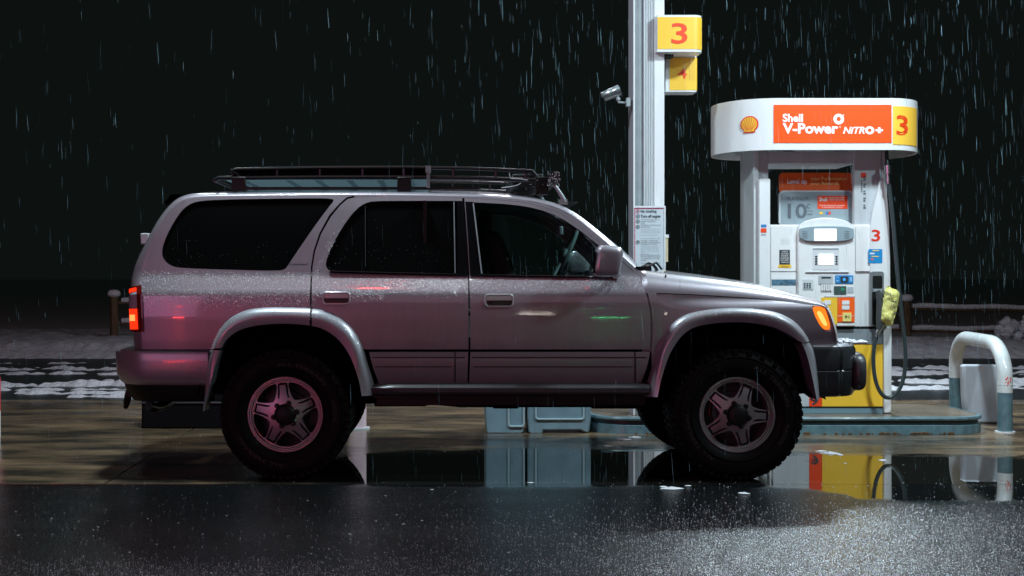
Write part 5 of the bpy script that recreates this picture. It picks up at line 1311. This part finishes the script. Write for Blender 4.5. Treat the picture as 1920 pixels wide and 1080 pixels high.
# ================================================================== BINS BEHIND THE CAR
def bin_(px0, px1, label, inset, notch, lid=True):
    Y = 10.68; x0, x1 = X_(px0, Y), X_(px1, Y); root = thing('waste_bin', ((x0 + x1) / 2, Y + .2, 0), label, 'bin', 'blue grey bins by the island')
    mb = MB(); h = .92; n_ = 1
    pts = rrect(x0 + .01, .0, x1 - .01, h, .03)
    base = [(x0 + .012, 0), (x0 + .02 + notch * (x1 - x0) * .2, 0)] + ([(x0 + .24 * (x1 - x0), .022), (x0 + .84 * (x1 - x0), .022)] if notch else []) + [(x1 - .03, 0), (x1 - .008, .012), (x1 + .004, .12), (x1, h - .03), (x1 - .03, h), (x0 + .03, h), (x0, h - .03), (x0 - .004, .12), (x0 + .004, .012)]
    mb.poly(base, Y, Y + .42); mb.build('bin_body', M['tealbin'], root, bevel=.015)
    ix0 = X_(inset[0], Y); ix1 = X_(inset[1], Y); iz = Z_(inset[2], Y)
    fr = MB(); fr.poly(rrect(ix0, iz, ix1, .74, .025), Y - .012, Y + .001, holes=[rrect(ix0 + .014, iz + .014, ix1 - .014, .726, .018)]); fr.build('panel_frame', mat('pale bin edge', (.36, .48, .53), .35), root, bevel=.003)
    ld = MB(); ld.poly(rrect(x0 - .015, h + .002, x1 + .015, h + .10, .04), Y - .02, Y + .44); ld.poly(rrect(x0 + .08, h - .14, x1 - .08, h - .03, .02), Y - .006, Y + .01, 1); ld.build('lid', [M['teal'], M['black']], root, bevel=.01)
    return root
bin_(912, 983, 'narrower blue grey bin, left of the two seen under the car', (952, 984, 801), 0)
bin_(990, 1107, 'wider blue grey bin with a framed panel, right of the two seen under the car', (1003, 1096, 787.5), 1)
cb = thing('storage_crate', (X_(340, 11.0), 11.15, 0), 'long black storage crate on the ground behind the rear bumper', 'crate')
c9 = MB(); Yk = 11.0; c9.box(X_(265, Yk), X_(440, Yk), Yk, Yk + .5, 0, .46); c9.build('crate_body', mat('black crate plastic', (.003, .004, .005), .6, spec=.08), cb, bevel=.012)
c8 = MB(); 
for z in (.29, .20): c8.box(X_(263, Yk), X_(442, Yk), Yk - .012, Yk + .0, z, z + .012)
c8.build('rib', mat('dull black rib', (.03, .04, .045), .4), cb, bevel=.002)
c7 = MB(); c7.box(X_(261, Yk), X_(444, Yk), Yk - .02, Yk + .52, .462, .50); c7.build('lid', M['black'], cb, bevel=.01)

# ================================================================== SLUSH FLECKS, ASPHALT SPARKLE, RAIN
fk = MB(); r8 = random.Random(21)
def fleck(x, y, s, z=.0):
    n_ = 9; ph = r8.random() * 6; ring_ = [(x + s * (1 + .35 * math.sin(2 * a + ph)) * math.cos(a), y + s * .8 * math.sin(a), z + .001) for a in [2 * math.pi * k / n_ for k in range(n_)]]
    fk.add(ring_ + [(x, y, z + s * .22)], [(k, (k + 1) % n_, n_) for k in range(n_)])
for (px, py, s) in ((1260, 916, .055), (1245, 913, .03), (1395, 925, .035), (1557, 850, .06), (1540, 846, .035), (1575, 853, .03), (1655, 863, .035), (1140, 836, .03), (1170, 824, .05), (1190, 820, .04), (1290, 911, .02), (1585, 869, .012), (810, 918, .012), (995, 905, .02)):
    Y = F * CH / (py - HY); fleck(X_(px, Y), Y, s, 0)
for i in range(420):
    Y = r8.uniform(5.4, 13.4); px = r8.uniform(-20, 1940); s = r8.uniform(.002, .0065)
    X = X_(px, Y)
    fleck(X, Y, s, 0)
n_ = 0
while n_ < 24000:   # white grains standing in for light sparkling on the asphalt, thickest right and near
    py = r8.uniform(900, 1090); Y = F * CH / (py - HY); px = r8.uniform(-30, 1950)
    dens = .045 + .95 * sst(500, 1500, px) * sst(925, 1010, py) + .8 * sst(1035, 1068, py)
    if r8.random() > dens: continue
    x = X_(px, Y); y = Y + r8.uniform(-.03, .03); s_ = r8.choice((.0007, .0009, .0012, .0018, .0028)) * (.65 + .5 * sst(700, 1600, px)); a = r8.random() * 3
    c_, d_ = math.cos(a) * s_, math.sin(a) * s_
    fk.add([(x + c_, y + d_, .0), (x - d_, y + c_, .0), (x - c_, y - d_, .0), (x + d_, y - c_, .0), (x, y, s_ * 1.1)], [(0, 1, 4), (1, 2, 4), (2, 3, 4), (3, 0, 4)]); n_ += 1
tag(fk.build('slush_and_sparkle', M['snow'], smooth=0), kind='stuff')

rn = MB(); r9 = random.Random(77)
def drop(x, y, z, L_, rad):  # each falling drop is drawn out into a thin streak
    tx_ = r9.gauss(-.035, .035) * L_; bend = r9.gauss(0, .015) * L_
    ps = [(x + tx_, y, z + L_ / 2), (x + tx_ * .3 + bend, y, z), (x, y, z - L_ / 2)]
    rads = [rad * .25, rad, rad * .4]; vs = []
    for p, q in zip(ps, rads):
        for k in range(3): a = 2.09 * k + .4; vs.append((p[0] + q * math.cos(a), p[1] + q * math.sin(a), p[2]))
    rn.add(vs, [(i * 3 + k, i * 3 + (k + 1) % 3, i * 3 + 3 + (k + 1) % 3, i * 3 + 3 + k) for i in range(2) for k in range(3)])
cnt = 0
while cnt < 2700:
    y = (r9.random() ** .75) * 15.5 + 4.6; px = r9.uniform(-60, 1980); 
    if r9.random() > .12 + .88 * sst(450, 1500, px): continue  # fewer drops at left, standing in for weaker lamp light there
    z = Z_(r9.uniform(-60, 900), y)
    if z < .05: continue
    drop(X_(px, y), y, z, r9.uniform(.04, .19) * (1 if y > 7 else .6), r9.choice((.00014, .00019, .00026, .00036, .0007)) * (y / 9) ** .7); cnt += 1
tag(rn.build('sleet_streaks', mat('sleet streak', (.36, .60, .70), .3), smooth=0), kind='stuff')

# ================================================================== LIT SIGNS ACROSS THE ROAD (behind the viewpoint, mirrored in the paint)
def litbar(name, x, y, z, wd, h, col, es, label):
    r_ = thing(name, (x, y, 0), label, 'lit sign')
    a = MB(); a.box(x - wd / 2, x + wd / 2, y, y + .06, z - h / 2, z + h / 2); a.build('tube', mat(name + ' glow', (.1, .1, .1), .5, emit=col, es=es), r_)
    b = MB(); b.box(x - .05, x + .05, y - .12, y - .02, 0, z + h / 2 + .1); b.box(x - wd / 2 - .05, x + wd / 2 + .05, y - .10, y - .01, z - h / 2 - .05, z + h / 2 + .05); b.build('post', M['dgrey'], r_)
def lamp_for(px, py, D):
    """where a lamp D metres before the camera plane must stand to be mirrored at this spot of the car's flank."""
    x, z = side(px, py); e = .01; wv = W(x, z); n = Vector((-(W(x + e, z) - W(x - e, z)) / (2 * e), -1, -(W(x, z + e) - W(x, z - e)) / (2 * e))).normalized()
    n = Vector((n.x * CS - n.y * SN, n.x * SN + n.y * CS, n.z)); p = Vector((TX + x * CS + wv * SN, Y0 + x * SN - wv * CS, z))
    d = (p - Vector((0, 0, CH))).normalized(); r = d - 2 * d.dot(n) * n; t = (-D - p.y) / r.y; return p + r * t
for nm_, px_, py_, D_, wd_, h_, col_, es_, lab in (('red_sign', 335, 597, 16, 2.2, .16, (1, .03, .03), 170, 'long red lit sign across the road, mirrored in the car rear quarter'),
    ('red_signal', 700, 546, 6, .75, .9, (1, .03, .02), 110, 'high red lit signal across the road, mirrored in the rear door'),
    ('green_signal', 1142, 597, 18, .85, .11, (.02, 1, .30), 60, 'green lit signal across the road, mirrored in the front door'),
    ('white_sign', 1005, 590, 22, .9, .07, (1, .9, .8), 22, 'white lit sign far across the road, mirrored in the front door')):
    q = lamp_for(px_, py_, D_); print(nm_, tuple(round(v, 2) for v in q))
    if q.z > .3 and q.z < 30: litbar(nm_, q.x, -D_, q.z, wd_, h_, col_, es_, lab)
